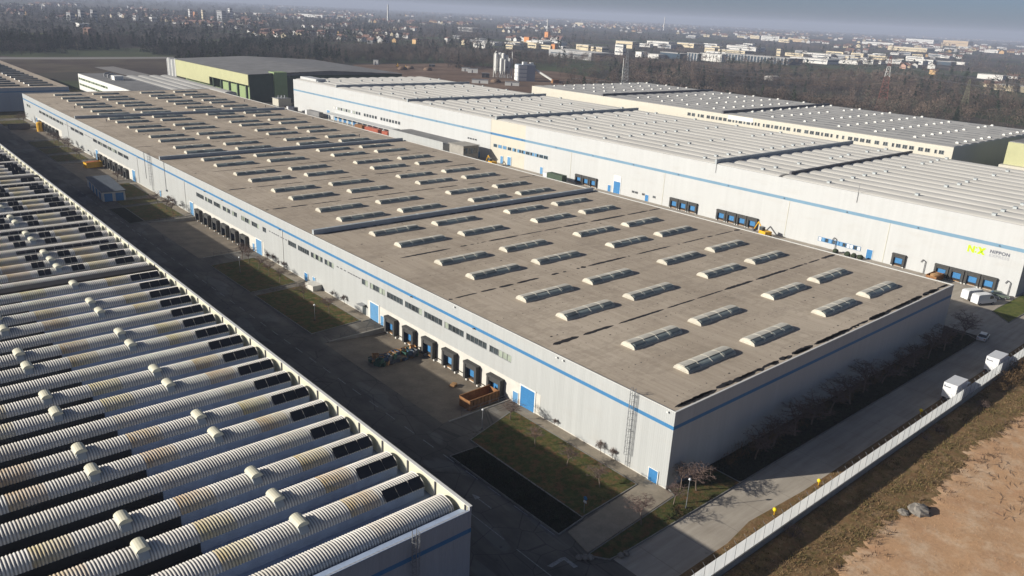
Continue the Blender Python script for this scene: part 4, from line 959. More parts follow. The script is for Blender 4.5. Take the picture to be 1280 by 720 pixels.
for i in range(3):
    o = link('pallet', PAL, None, (-3.6, 42.2, bayz(-3.6) + .02 + i * .16), .3 + i * .1); tag(o, ('lowest', 'middle', 'topmost')[i] + ' wooden pallet of the small pile in front of the docks', 'pallet', 'small pallet pile')
t = thing('hut', 'low hut with flat roof and blue doors in the shaded yard', 'hut', (-12.9, 210., 0), math.radians(-4))
for x0, x1 in ((-2.6, 3.6),): link('wall', MB().box(x0, x1, -11., 13., -.02, 2.9).mesh('wall', M['plinth']), t)
link('roof', MB().box(-2.85, 3.85, -11.3, 13.3, 2.9, 3.1).mesh('roof', mat('blue_grey_felt', (.075, .09, .11), .9, .25, .3)), t)
for xx in (-2.2, .9): link('door', MB().box(xx, xx + 2.2, -11.08, -11.0, .02, 2.4).mesh('door', M['door_blue']), t)
for yy in (-8, -3, 2, 7): link('door', MB().box(-2.68, -2.6, yy, yy + 2.2, .02, 2.3).mesh('door', M['door_blue']), t)

# ------------------------------------------------------------------ vehicles
def wheel_meshes(r=.48, w=.3):
    return MB().tube((0, -w / 2, 0), (0, w / 2, 0), r, seg=14).mesh('tyre', M['tyre']), MB().tube((0, -w / 2 - .01, 0), (0, w / 2 + .01, 0), r * .55, seg=10).mesh('rim', M['steel'])
WT, WR = wheel_meshes(); CT, CRM = wheel_meshes(.32, .2)
def add_wheel(t, x, y, z, big=True):
    o = link('wheel', WT if big else CT, t, (x, y, z)); link('rim', WR if big else CRM, o)
def box_truck(label, x, y, h=3.55):
    t = thing('box_truck', label, 'truck', (x, y, .012))
    link('cargo_box', MB().box(0, 4.5, -1.1, 1.1, .95, h).mesh('cargo_box', M['carwhite']), t); link('chassis', MB().box(.1, 6.4, -.5, .5, .55, .949).mesh('chassis', M['darksteel']), t)
    cb = MB(); pr = [(4.65, .6), (6.75, .6), (6.75, 1.5), (6.35, 2.45), (4.65, 2.55)]; n = len(pr)
    cb.poly([(u, -1.0, z) for u, z in pr]); cb.poly([(u, 1.0, z) for u, z in pr[::-1]])
    for i in range(n): j = (i + 1) % n; cb.quad((pr[i][0], -1, pr[i][1]), (pr[i][0], 1, pr[i][1]), (pr[j][0], 1, pr[j][1]), (pr[j][0], -1, pr[j][1]))
    c = link('cab', cb.mesh('cab', M['carwhite']), t); link('windscreen', MB().quad((6.77, -.9, 1.55), (6.77, .9, 1.55), (6.40, .9, 2.38), (6.40, -.9, 2.38)).mesh('windscreen', M['glass']), c)
    for sx in (-1.02, 1.0): link('side_window', MB().box(5.3, 6.2, sx, sx + .02, 1.55, 2.25).mesh('side_window', M['glass']), c)
    for sy in (-.54, .54): link('rear_door', MB().box(-.04, 0, sy - .53, sy + .53, 1.0, h - .08).mesh('rear_door', M['carwhite']), t)
    link('lettering_bar', MB().box(-.052, -.042, -.1, .95, h - .75, h - .6).box(-.052, -.042, .75, .95, h - .62, h - .42).mesh('lettering_bar', ink), t)
    link('bumper', MB().box(-.12, .0, -1., 1., .5, .65).mesh('bumper', M['darksteel']), t)
    for wx in (1.1, 5.7):
        for wy in (-.86, .86): add_wheel(t, wx, wy, .48)
    for sy in (-.9, .9): link('tail_light', MB().box(-.15, -.12, sy - .12, sy + .12, .5, .62).mesh('tail_light', M['red']), t)
box_truck('nearer of the two white box trucks parked along the boundary wall', 59.5, -12.85); box_truck('farther of the two white box trucks parked along the boundary wall', 78.2, -13.1)
def loft(prof, W, taper, m, name):
    """side profile [(x,z,half width)] closed body, mirrored in y"""
    b = MB(); n = len(prof)
    for sgn in (-1, 1): b.v += [(p[0], sgn * p[2], p[1]) for p in prof]
    b.f.append(tuple(range(n))); b.f.append(tuple(range(2 * n - 1, n - 1, -1))); b.m += [0, 0]
    for i in range(n): j = (i + 1) % n; b.f.append((j, i, n + i, n + j)); b.m.append(0)
    return b.mesh(name, m)
def van(label, x, y, rz):
    t = thing('delivery_van', label, 'van', (x, y, .012), rz)
    pr = [(-2.9, .45, .95), (-2.9, 1.3, 1.0), (-2.85, 2.45, .92), (-2.3, 2.6, .88), (1.2, 2.58, .88), (1.75, 2.3, .88), (2.35, 1.45, .96), (3.0, 1.15, .93), (3.1, .45, .92)]
    link('body', loft(pr, 0, 0, M['carwhite'], 'body'), t); link('windscreen', MB().quad((1.80, -.78, 2.27), (2.38, -.84, 1.47), (2.38, .84, 1.47), (1.80, .78, 2.27)).mesh('windscreen', M['glass']), t)
    for s in (-1, 1): link('side_window', MB().quad((.75, s * .955, 1.5), (2.1, s * .965, 1.5), (1.65, s * .915, 2.2), (.75, s * .915, 2.25)).mesh('side_window', M['glass']), t)
    for wx in (-1.9, 2.0):
        for wy in (-.86, .86): add_wheel(t, wx, wy, .32, False)
    for s in (-.7, .7): link('headlight', MB().box(3.02, 3.1, s - .15, s + .15, .85, 1.05).mesh('headlight', M['coping']), t)
    link('bumper', MB().box(3.05, 3.2, -.9, .9, .4, .6).mesh('bumper', M['darksteel']), t); return t
van('white delivery van nearest the lane in the row by the docks', 121.2, 2.9, math.radians(-22)); van('white delivery van parked behind the first van by the docks', 122.6, 5.6, math.radians(-22))
def car(label, x, y, rz, m):
    t = thing('car', label, 'car', (x, y, .012), rz)
    lo = [(-2.1, .3, .82), (-2.15, .75, .85), (-1.9, .98, .84), (.9, .95, .84), (1.95, .75, .82), (2.1, .5, .80), (2.05, .3, .8)]
    link('body', loft(lo, 0, 0, m, 'body'), t)
    cab_ = [(-1.85, .97, .80), (-1.45, 1.44, .62), (-.2, 1.5, .62), (.35, 1.45, .62), (1.05, .94, .80)]; link('cabin', loft(cab_, 0, 0, M['glass'], 'cabin'), t)
    link('roof', loft([(-1.4, 1.43, .63), (-1.35, 1.50, .58), (-.2, 1.56, .58), (.28, 1.51, .58), (.33, 1.45, .63)], 0, 0, m, 'roof'), t)
    for wx in (-1.3, 1.3):
        for wy in (-.74, .74): add_wheel(t, wx, wy, .32, False)
    for s in (-.6, .6): link('headlight', MB().box(1.98, 2.1, s - .16, s + .16, .58, .72).mesh('headlight', M['coping']), t); link('tail_light', MB().box(-2.18, -2.1, s - .14, s + .14, .65, .8).mesh('tail_light', M['red']), t)
    return t
car('white car driving on the shaded service road', 96.8, -5.6, math.radians(8), M['carwhite'])
navy = mat('dark_car_paint', (.03, .035, .05), .3, .05, 1., spec=.5)
car('dark car parked beside the white vans', 126.5, 3.4, math.radians(-60), navy); car('grey-green car at the corner of the white warehouse', 129.6, 2.2, math.radians(-70), mat('sage_car_paint', (.12, .15, .12), .35, .05, 1., spec=.5))
# things in the lane in front of the white warehouse
def lorry(label, x, y, m, L=8.):
    t = thing('lorry', label, 'lorry', (x, y, .012)); link('body', MB().box(-1.25, 1.25, -L / 2, L / 2, 1.0, 3.3).mesh('body', m), t); link('chassis', MB().box(-.5, .5, -L / 2, L / 2 + 2, .5, .999).mesh('chassis', M['darksteel']), t)
    link('cab', MB().box(-1.2, 1.2, L / 2 + .2, L / 2 + 2.2, .6, 2.9).mesh('cab', M['carwhite']), t)
    for wy in (-L / 2 + 1.2, L / 2 + 1.):
        for wx in (-1., 1.):
            o = link('wheel', WT, t, (wx, wy, .48), math.pi / 2)
lorry('dark green tipper lorry backed to the docks', 127.2, 152.5, M['darkgreen']); lorry('dark lorry standing by the far corner of the white warehouse', 129.5, 345., M['greyroof'], 14.); lorry('dark purple lorry nearest the far end of the white warehouse', 127., 366., navy, 7.)
for i, (y, L, m, z, w) in enumerate(((279.5, 12, 'red', 0, 'long'), (291.5, 7, 'orange', 0, 'middle'), (267.5, 5., 'red', 0, 'short'))):
    t = thing('freight_container', w + ' orange-red freight container standing at the canopy', 'container', (126.2, y, 0.01)); link('box', MB().box(-1.2, 1.2, -L / 2, L / 2, 0, 3.1).mesh('box', M[m]), t)
    rb = MB().box(-1.26, -1.201, -.08, .08, .1, 3.0).mesh('rib', M[m])
    for q in np.arange(-L / 2 + .3, L / 2, .7): link('rib', rb, t, (0, q, 0))
t = thing('annex_building', 'low white annex with flat grey roof between the two warehouses', 'building', (124.3, 231., 0)); link('wall', MB().box(-3., 9.3, -15, 27, -.02, 5.2).mesh('wall', M['clad']), t); link('roof', MB().box(-2.7, 9.0, -14.7, 26.7, 5.2, 5.25).mesh('roof', M['greyroof']), t)
link('parapet', MB().box(-3.1, -2.7, -15.1, 27.1, 5.2, 6.0).mesh('parapet', M['clad']), t)
t = thing('glazed_pavilion', 'small pavilion with dark windows at the end of the white annex', 'building', (124.5, 206., 0)); link('wall', MB().box(-3.4, 4.5, -4.5, 5., -.02, 6.3).mesh('wall', M['concrete']), t); link('roof', MB().box(-3.8, 4.9, -4.9, 5.4, 6.3, 6.6).mesh('roof', M['concrete']), t)
for i in range(3): link('window', MB().box(-3.3 + i * 2.6, -1.2 + i * 2.6, -4.56, -4.5, 3.2, 5.6).mesh('window', M['glass']), t)
def excavator(label, x, y, rz, z=0.01):
    t = thing('excavator', label, 'excavator', (x, y, z), rz)
    for s in (-1, 1): link('track', MB().box(-1.7, 1.7, s * 1. - .3, s * 1. + .3, 0, .8).mesh('track', M['tyre']), t)
    link('body', MB().box(-1.8, 1.2, -1.2, 1.2, .81, 1.9).mesh('body', M['yellow']), t); link('cab', MB().box(-.2, 1.2, .1, 1.15, 1.901, 3.0).mesh('cab', M['glass']), t)
    link('boom', MB().tube((1.2, -.2, 1.6), (3.6, -.2, 3.6), .22, seg=6).tube((3.6, -.2, 3.6), (5.2, -.2, 1.0), .16, seg=6).mesh('boom', M['yellow']), t); link('bucket', MB().box(4.8, 5.6, -.7, .3, .4, 1.1).mesh('bucket', M['darksteel']), t)
excavator('yellow digger parked in the lane near the blue doors', 127., 190., 1.4); excavator('small yellow digger beside the group of four docks', 128.5, 65.5, 1.2)
for i, y in enumerate((44.5, 41.0, 39.2, 37.4)): tag(link('planter_bush', boulder(.8, 50 + i, M['leafdark'], .9), None, (131., y, .6)), '%s dark rounded bush from the left in front of the blue window strip' % ORD[i], 'bush', 'bushes by the blue windows')

# ------------------------------------------------------------------ shrubs, weeds, tufts
def tufts(name, pts, hmin, hmax, m, label, cat, blades=7, spread=.35, seed=1):
    rr = np.random.default_rng(seed); P = np.repeat(np.asarray(pts), blades, 0); n = len(P)
    a = rr.uniform(0, 6.283, n); h = rr.uniform(hmin, hmax, n); s = rr.uniform(0, spread, n); w = h * .10 + .015
    bx = P[:, 0] + s * np.cos(a); by = P[:, 1] + s * np.sin(a); bz = P[:, 2] - .03
    ta = rr.uniform(0, 6.283, n); V = np.empty((n, 3, 3))
    V[:, 0] = np.stack([bx - w * np.cos(ta), by - w * np.sin(ta), bz], -1); V[:, 1] = np.stack([bx + w * np.cos(ta), by + w * np.sin(ta), bz], -1)
    V[:, 2] = np.stack([bx + h * .5 * np.cos(a), by + h * .5 * np.sin(a), bz + h], -1)
    return stuff(name, npmesh(name, V.reshape(-1, 3), np.arange(n * 3).reshape(-1, 3), m), label, cat)
rr = np.random.default_rng(11)
def scatter(x0, x1, y0, y1, n, z=0., f=None, noise=.0):
    x = rr.uniform(x0, x1, n); y = rr.uniform(y0, y1, n)
    keep = (np.sin(x * .7 + 1.7 * np.sin(y * .9)) + np.sin(y * 1.3 + x * .31) + rr.normal(0, 1.6, n)) > noise
    x, y = x[keep], y[keep]; zz = np.full(len(x), z) if f is None else f(x, y); return np.stack([x, y, zz], -1)
M['weedm1'] = mat('straw_weed', (.21, .14, .07), .95, .4, .5); M['weedm2'] = mat('olive_weed', (.13, .105, .04), .95, .35, .4); M['weedm3'] = mat('brown_weed', (.10, .065, .04), .95, .3, .4); M['grassblade'] = mat('winter_grass_blade', (.085, .095, .03), .95, .35, .4, c2=(.15, .11, .05))
tufts('dry_weeds', scatter(-10, 120, -22.8, -14.9, 8000, f=dune, noise=.8), .08, .34, M['weedm1'], 'dry straw-coloured weeds along the foot of the boundary wall', 'weeds', seed=2)
tufts('olive_weeds', scatter(-10, 120, -22.5, -15.2, 8000, f=dune, noise=.9), .08, .36, M['weedm2'], 'olive-green weeds between wall and bare earth', 'weeds', seed=3)
tufts('brown_scrub', scatter(-10, 110, -25, -21.8, 500, f=dune, noise=.8), .15, .6, M['weedm3'], 'scattered brown scrub at the edge of the bare earth', 'weeds', 9, .6, seed=4)
M['strawlow'] = mat('low_straw', (.42, .27, .155), .95, .4, .6)
tufts('low_straw', scatter(-5, 115, -75, -22.5, 16000, f=lambda x, y: dune(x, y) + .05, noise=-.4), .06, .2, M['strawlow'], 'thin dead grass scattered over the bare earth', 'grass', 5, .5, seed=9)
tufts('verge_weeds', scatter(-12, 130, -14.3, -12.0, 3000), .08, .3, M['weedm1'], 'thin dry grass on the strip inside the boundary wall', 'grass', seed=5)
tufts('bed_grass', np.concatenate([scatter(-13, -2.4, 3.2, 27, 5000, .10), scatter(-17, 9, -5, -2.2, 2500, .10), scatter(-13, -2.6, 75, 123, 3500, .10, noise=.3)]), .04, .13, M['grassblade'], 'short patchy winter grass on the planted beds', 'grass', 6, .25, seed=6)
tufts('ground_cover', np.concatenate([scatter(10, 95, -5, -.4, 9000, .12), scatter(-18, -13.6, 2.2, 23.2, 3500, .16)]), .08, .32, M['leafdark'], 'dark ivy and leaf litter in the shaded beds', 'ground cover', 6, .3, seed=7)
def scrub(seed, R, H, m, n=420):
    r = np.random.default_rng(seed); V = []; q = MB()
    for i in range(26):
        a = r.uniform(0, 6.283); rad = R * r.uniform(.2, 1.); q.tube((R * .15 * math.cos(a), R * .15 * math.sin(a), 0), (rad * math.cos(a), rad * math.sin(a), H * r.uniform(.55, 1.0)), .03, .008, 3, cap=False)
    for i in range(n):
        a = r.uniform(0, 6.283); rad = R * math.sqrt(r.uniform(0, 1)); z = H * r.uniform(.15, 1) * (1 - .5 * (rad / R) ** 2); p = Vector((rad * math.cos(a), rad * math.sin(a), z)); d = Vector(r.normal(0, 1, 3)).normalized() * r.uniform(.10, .28); e = Vector(r.normal(0, 1, 3)).normalized() * .05
        q.tri(p - e, p + e, p + d)
    return q.mesh('scrub_bush', m)
SCR = [scrub(1, 1.5, 1.7, M['shrub']), scrub(2, 1.2, 1.5, M['twig'], 260), scrub(3, 1.8, 2.1, M['shrub'], 560)]
for i, (x, y, s, v) in enumerate(((4.9, -16.0, 1.0, 1), (76.5, -16.6, 1.25, 2), (80., -17.2, 1.3, 0), (84, -16.5, 1.5, 2), (88, -17., 1.5, 0), (92.5, -17.3, 1.6, 2), (97, -17., 1.6, 0), (63., -17.3, .9, 1), (47.5, -16.2, .9, 1), (43.5, -16., .8, 1), (101, -16.5, 1.6, 2), (72.5, -16.5, 1.0, 0))):
    lab = {0: 'pale spiky bare bush leaning against the near part of the boundary wall', 7: 'grey bare bush at the wall below the nearer truck'}.get(i)
    tag(link('scrub_bush', SCR[v], None, (x, y, float(dune(np.array(x), np.array(y))) - .05), i * 1.3, s), lab or 'brown scrub bush number %s along the outside of the boundary wall' % ORD[i], 'bush', None if lab else 'thicket outside the wall')
dk = scrub(9, 1.4, 2.4, M['shrub'], 300)
for i in range(26):
    tag(link('scrub_bush', dk, None, (12.5 + i * 3.1 + random.uniform(-.6, .6), -1.5 + random.uniform(-.5, .4), .1), i * 1.7, random.uniform(.8, 1.35)), '%s leafless brown shrub from the near corner against the dark end wall' % ORD[i], 'bush', 'shrubs against the dark end wall')
b = MB(); r = random.Random(4)
for i in range(60):
    x = r.uniform(30, 46); y = r.uniform(-32, -27) + (x - 38) * .5; a = r.uniform(0, 3.14); b.tube((x, y, float(dune(np.array(x), np.array(y))) + .03), (x + 1.2 * math.cos(a), y + 1.2 * math.sin(a), float(dune(np.array(x), np.array(y))) + .25), .04, .01, 3)
stuff('brushwood', b.mesh('brushwood', M['bark']), 'dark cut brushwood lying on the bare earth', 'brushwood')
# ------------------------------------------------------------------ far fields and tracks
def pxsheet(name, pts, m, z): return sheet(name, [[tuple(gp(*p)[:2]) for p in pts][::-1]], m, z)
M['trackpale'] = mat('pale_track', (.20, .19, .18), .95, .1, .02)
sheet('ploughed_field', [[(-60, 610), (85, 640), (110, 545), (200, 560), (240, 760), (150, 800), (-60, 790)]], M['plough'], 0.01)
pxsheet('farm_track', [(-60, 71.2), (80, 71.6), (218, 71), (218, 73.2), (80, 74.2), (-60, 74)], M['trackpale'], 0.016)
sheet('grass_margin', [(-80, 26, 392, 417), (27, 52, 392, 600)], M['grass'], 0.012)
pxsheet('farm_yard', [(118, 84), (142, 83), (190, 94), (165, 96)], M['trackpale'], 0.018)
pxsheet('building_site', [(440, 81), (560, 79), (700, 90), (760, 100), (700, 112), (640, 118), (560, 108), (470, 92)], M['site_earth'], 0.012)
for nm, pts, m in (('green_field', [(232, 62), (276, 61), (270, 57), (234, 57)], 'lawn'), ('green_field', [(20, 44), (58, 44), (56, 41), (24, 41)], 'lawn'), ('meadow', [(1000, 92), (1090, 98), (1150, 96), (1030, 85)], 'grass'), ('brown_field', [(1180, 88), (1280, 92), (1280, 82), (1190, 79)], 'plough'),
                   ('dry_field', [(985, 122), (1060, 132), (1075, 128), (1000, 119)], 'site_earth')):
    pxsheet(nm, pts, M[m], 0.014)
for a, c in (((1080, 101), (1215, 113)), ((1215, 113), (1262, 117)), ((1010, 90), (1100, 96)), ((1100, 96), (1200, 100)), ((715, 98), (790, 104))):
    p, q = gp(*a), gp(*c); d = (q - p); d /= np.linalg.norm(d); n = np.array([-d[1], d[0], 0]) * 3.2
    sheet('lane', [[tuple((p + n)[:2]), tuple((p - n)[:2]), tuple((q - n)[:2]), tuple((q + n)[:2])]], M['trackpale'], .05)

# ------------------------------------------------------------------ woods: bare crowns made of many small faces
def crown_template(seed, n, H, R, ever=False):
    r = np.random.default_rng(seed); T = []
    T.append([(-.18, 0, 0), (.18, 0, 0), (0, 0, H * .7)]); T.append([(0, -.18, 0), (0, .18, 0), (0, 0, H * .7)])
    for i in range(n):
        if ever: z = H * (.08 + .92 * r.random() ** 1.3); rad = R * (1 - z / H) * math.sqrt(r.random()) * 1.05 + .1
        else:
            u = r.normal(0, 1, 3); u /= np.linalg.norm(u); q = r.random() ** .45; z = H * .62 + u[2] * q * H * .40; rad = None
        if ever: a = r.uniform(0, 6.283); p = np.array([rad * math.cos(a), rad * math.sin(a), z])
        else: p = np.array([u[0] * q * R, u[1] * q * R, z])
        L = r.uniform(.9, 1.7) if not ever else r.uniform(.8, 1.5); wdt = .16 if not ever else .5
        if n < 50: L *= 1.8; wdt *= 2.2
        d = r.normal(0, 1, 3) + (np.array([0, 0, .8]) if not ever else np.array([0, 0, -.5])); d /= np.linalg.norm(d); e = np.cross(d, r.normal(0, 1, 3)); e /= np.linalg.norm(e) + 1e-6
        T.append([p - e * wdt, p + e * wdt, p + d * L])
    return np.array(T, np.float32).reshape(-1, 3)
NEAR_T = [crown_template(s, 130, 11, 4.2) for s in range(4)]; FAR_T = [crown_template(10 + s, 30, 11, 5.5) for s in range(3)]; EV_T = [crown_template(20 + s, 150, 13, 3.6, True) for s in range(3)]; EVF_T = [crown_template(30 + s, 34, 12, 4.5, True) for s in range(2)]
def smooth_noise(x, y, s): return np.sin(x / s + 1.7 * np.sin(y / s * .8)) + np.sin(y / s * 1.3 + 2.1 * np.sin(x / s * .6 + 1)) + .6 * np.sin((x + y) / s * 2.3)
def in_frame_px(x, y):
    d = np.stack([x - CAM[0], y - CAM[1], np.full_like(x, -CAM[2])], -1); z = d @ CF
    return 640 + FPX * (d @ CR) / z, 360 - FPX * (d @ CU) / z
def wood_density(px, py, x, y):
    h = -16.2 + .049 * px; d = py - h; p = np.full(px.shape, .35)
    L = px < 600
    p = np.where(L & (d > 48), .95, p); p = np.where(L & (d <= 48) & (d > 22), .60, p); p = np.where(L & (d <= 22), .35, p)
    Rr = px >= 600
    p = np.where(Rr & (d > 58), .60, p); p = np.where(Rr & (d > 44) & (d <= 58), .40, p); p = np.where(Rr & (d <= 44) & (d > 20), .16, p); p = np.where(Rr & (d <= 20), .28, p)
    p = p * np.clip(.72 + .5 * smooth_noise(x, y, 48.), .05, 1.25)
    def ex(x0, x1, y0, y1, v=0.): nonlocal p; p = np.where((px > x0) & (px < x1) & (py > y0) & (py < y1), np.minimum(p, v), p)
    ex(-200, 222, 70, 120); ex(432, 560, 79, 120); ex(560, 700, 86, 130); ex(700, 760, 95, 112, .1); ex(228, 280, 55.5, 63); ex(15, 62, 40, 45); ex(985, 1160, 84, 99, .22); ex(1160, 1290, 78, 92, .15); ex(980, 1078, 118, 133, .1)
    ex(850, 1180, 49, 58, .05); ex(655, 1000, 58, 76, .12); ex(990, 1200, 62, 81, .15); ex(1200, 1290, 88, 114, .3)
    p = np.where((x < 345) & (y < 575), 0, p); p = np.where((x < 27) & (y < 640), 0, p); p = np.where((x < 420) & (y < 40), 0, p)
    return p
def forest(r0, r1, n, seed):
    r = np.random.default_rng(seed); yaw = math.atan2(CF[1], CF[0]); a = yaw + r.uniform(-.72, .72, n); q = np.sqrt(r.uniform(r0 ** 2, r1 ** 2, n))
    x = CAM[0] + q * np.cos(a); y = CAM[1] + q * np.sin(a); px, py = in_frame_px(x, y); k = r.random(n) < wood_density(px, py, x, y); return x[k], y[k], px[k], py[k]
def build_wood(name, x, y, tmpl, tint, smin, smax, seed, label):
    r = np.random.default_rng(seed); n = len(x); which = r.integers(0, len(tmpl), n); Vs = []; Cs = []
    for w in range(len(tmpl)):
        I = np.where(which == w)[0]
        if not len(I): continue
        T = tmpl[w]; a = r.uniform(0, 6.283, len(I)); s = r.uniform(smin, smax, len(I)); sz = s * r.uniform(.85, 1.2, len(I)); c, sn = np.cos(a)[:, None], np.sin(a)[:, None]
        V = np.empty((len(I), len(T), 3), np.float32); V[..., 0] = (T[:, 0] * c - T[:, 1] * sn) * s[:, None] + x[I, None]; V[..., 1] = (T[:, 0] * sn + T[:, 1] * c) * s[:, None] + y[I, None]; V[..., 2] = T[:, 2] * sz[:, None] - .1
        col = tint(x[I], y[I], r, len(I)); Vs.append(V.reshape(-1, 3)); Cs.append(np.repeat(col, len(T), 0))
    V = np.concatenate(Vs); return stuff(name, npmesh(name, V, np.arange(len(V)).reshape(-1, 3), M['tint'], cols=np.concatenate(Cs)), label, 'wood')
def tint_bare(x, y, r, n):
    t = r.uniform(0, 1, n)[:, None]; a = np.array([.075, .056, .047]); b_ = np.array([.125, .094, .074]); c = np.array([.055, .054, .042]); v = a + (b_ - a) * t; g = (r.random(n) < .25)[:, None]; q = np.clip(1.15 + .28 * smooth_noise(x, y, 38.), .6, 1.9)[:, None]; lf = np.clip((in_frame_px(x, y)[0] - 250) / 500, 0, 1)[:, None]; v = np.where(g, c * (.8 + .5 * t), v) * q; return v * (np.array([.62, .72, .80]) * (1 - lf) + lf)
def tint_ever(x, y, r, n):
    t = r.uniform(.6, 1.35, n)[:, None]; return np.array([.026, .036, .022]) * t
x, y, px, py = forest(380, 1150, 22000, 1); ev = RNG.random(len(x)) < np.clip(np.where(px < 420, .30, .05) * (1 + 1.1 * smooth_noise(x + 300, y, 45.)), 0, .9)
build_wood('bare_wood', x[~ev], y[~ev], NEAR_T, tint_bare, .6, 1.15, 2, 'leafless brown woodland between the halls and the town'); build_wood('evergreen_wood', x[ev], y[ev], EV_T, tint_ever, .6, 1.2, 3, 'dark evergreen trees mixed into the woodland')
x, y, px, py = forest(1150, 3200, 30000, 4); ev = RNG.random(len(x)) < np.where(px < 500, .30, .12)
build_wood('distant_wood', x[~ev], y[~ev], FAR_T, tint_bare, .7, 1.3, 5, 'leafless trees among the distant houses'); build_wood('distant_evergreens', x[ev], y[ev], EVF_T, tint_ever, .8, 1.4, 6, 'dark evergreens among the distant houses')
x, y, px, py = forest(3200, 9000, 15000, 7)
build_wood('horizon_wood', x, y, FAR_T, tint_bare, 1.3, 2.4, 8, 'hazy trees of the plain near the horizon')
# single conifers that stand out at the field edge
def conifer(seed):
    r = np.random.default_rng(seed); T = crown_template(seed, 520, 14, 3.4, True); return MB().tube((0, 0, -.1), (0, 0, 3.2), .3, .22, 6).mesh('trunk', M['bark']), npmesh('crown', T[6:], np.arange(len(T) - 6).reshape(-1, 3), M['leafdark'])
CON = [conifer(s) for s in (41, 42, 43)]
for i, (px_, py_) in enumerate(sorted(((45, 62), (52, 64), (62, 63), (70, 61), (83, 62), (90, 61), (97, 63), (104, 61), (115, 62), (124, 60), (133, 63), (140, 61), (146, 62), (168, 58), (175, 59), (185, 58), (192, 57), (534, 62), (541, 61), (556, 62), (565, 61), (600, 62), (610, 61), (1010, 66), (982, 65), (990, 64), (1194, 152), (1188, 96), (1106, 92)))):
    p = gp(px_, py_); t = thing('conifer_tree', '%s dark conifer from the left standing out of the woodland edge' % ORD[min(i, 28)], 'tree', (p[0], p[1], 0), i * 1.1, 'dark conifers of the woodland', random.uniform(.75, 1.25)); link('trunk', CON[i % 3][0], t); link('crown', CON[i % 3][1], t)

# ------------------------------------------------------------------ distant buildings
HM_ = {'white': mat('house_white', (.62, .61, .58), .9, .06, .02), 'cream': mat('house_cream', (.58, .50, .35), .9, .06, .02), 'ochre': mat('house_ochre', (.50, .33, .16), .9, .06, .02), 'pink': mat('house_pink', (.48, .30, .23), .9, .06, .02), 'grey': mat('house_grey', (.33, .33, .33), .9, .06, .02),
       'tan': mat('hall_tan', (.50, .38, .24), .9, .06, .02), 'dark': mat('hall_dark_glazing', (.03, .055, .08), .3, .2, .05), 'orange': mat('house_orange', (.55, .24, .09), .9, .06, .02), 'brown': mat('house_brown', (.16, .10, .075), .9, .1, .02)}
ROOFW = mat('pale_hall_roof', (.50, .49, .46), .85, .1, .02)
def gable(wm, rm):
    b = MB(); b.box(-.5, .5, -.5, .5, 0, .62, 0); b.poly([(-.5, -.5, .62), (.5, -.5, .62), (0, -.5, 1.)], 0); b.poly([(.5, .5, .62), (-.5, .5, .62), (0, .5, 1.)], 0)
    b.quad((-.58, -.56, .57), (0, -.56, 1.02), (0, .56, 1.02), (-.58, .56, .57), 1); b.quad((0, -.56, 1.02), (.58, -.56, .57), (.58, .56, .57), (0, .56, 1.02), 1)
    for s in (-1, 1):
        for y in (-.25, .12): b.box(s * .5 - .012, s * .5 + .012, y, y + .14, .18, .44, 2)
    return b.mesh('house', [wm, rm, M['glass']])
HOUSES = {c: gable(HM_[c], M['terracotta']) for c in ('white', 'cream', 'ochre', 'pink', 'grey')}
hs = []
r = random.Random(9)
for (x0, x1, y0, y1, n) in ((290, 600, 24, 54, 300), (600, 700, 33, 52, 70), (640, 1010, 27, 43, 420), (0, 290, 9, 27, 200), (200, 330, 28, 52, 45), (1000, 1280, 45, 63, 240), (1060, 1210, 62, 73, 30), (330, 640, 13, 24, 160), (1200, 1280, 95, 112, 3), (1120, 1200, 84, 92, 6)):
    cl = [(r.uniform(x0, x1), y0 + (y1 - y0) * r.random() ** 1.25) for _ in range(max(3, n // 9))]
    for i in range(n):
        # denser towards the far side, as the town closes up with distance
        cx_, cy_ = r.choice(cl); px_ = min(max(r.gauss(cx_, 11), x0), x1); py_ = min(max(r.gauss(cy_, .9), y0), y1); off = (px_ - (x0 + x1) / 2) * .049; hs.append((px_, min(max(py_ + off * .8, -16.2 + .049 * px_ + 6.5), 115)))
pts = []
for px_, py_ in hs:
    p = gp(px_, py_); dist = np.linalg.norm(p[:2] - CAM[:2])
    if p[0] < 345 and p[1] < 575: continue
    pts.append((dist, p))
def reg(p): q = proj(p)[0]; return 'at the far left' if q < 220 else 'left of the tall pale tower' if q < 485 else 'above the building site' if q < 700 else 'beyond the grey domed roofs' if q < 1000 else 'at the far right'
pts.sort(key=lambda t: t[0]); restV = []; restC = []; restF = []
WC_ = {'white': (.62, .61, .58), 'cream': (.58, .50, .35), 'ochre': (.50, .33, .16), 'pink': (.48, .30, .23), 'grey': (.33, .33, .33)}
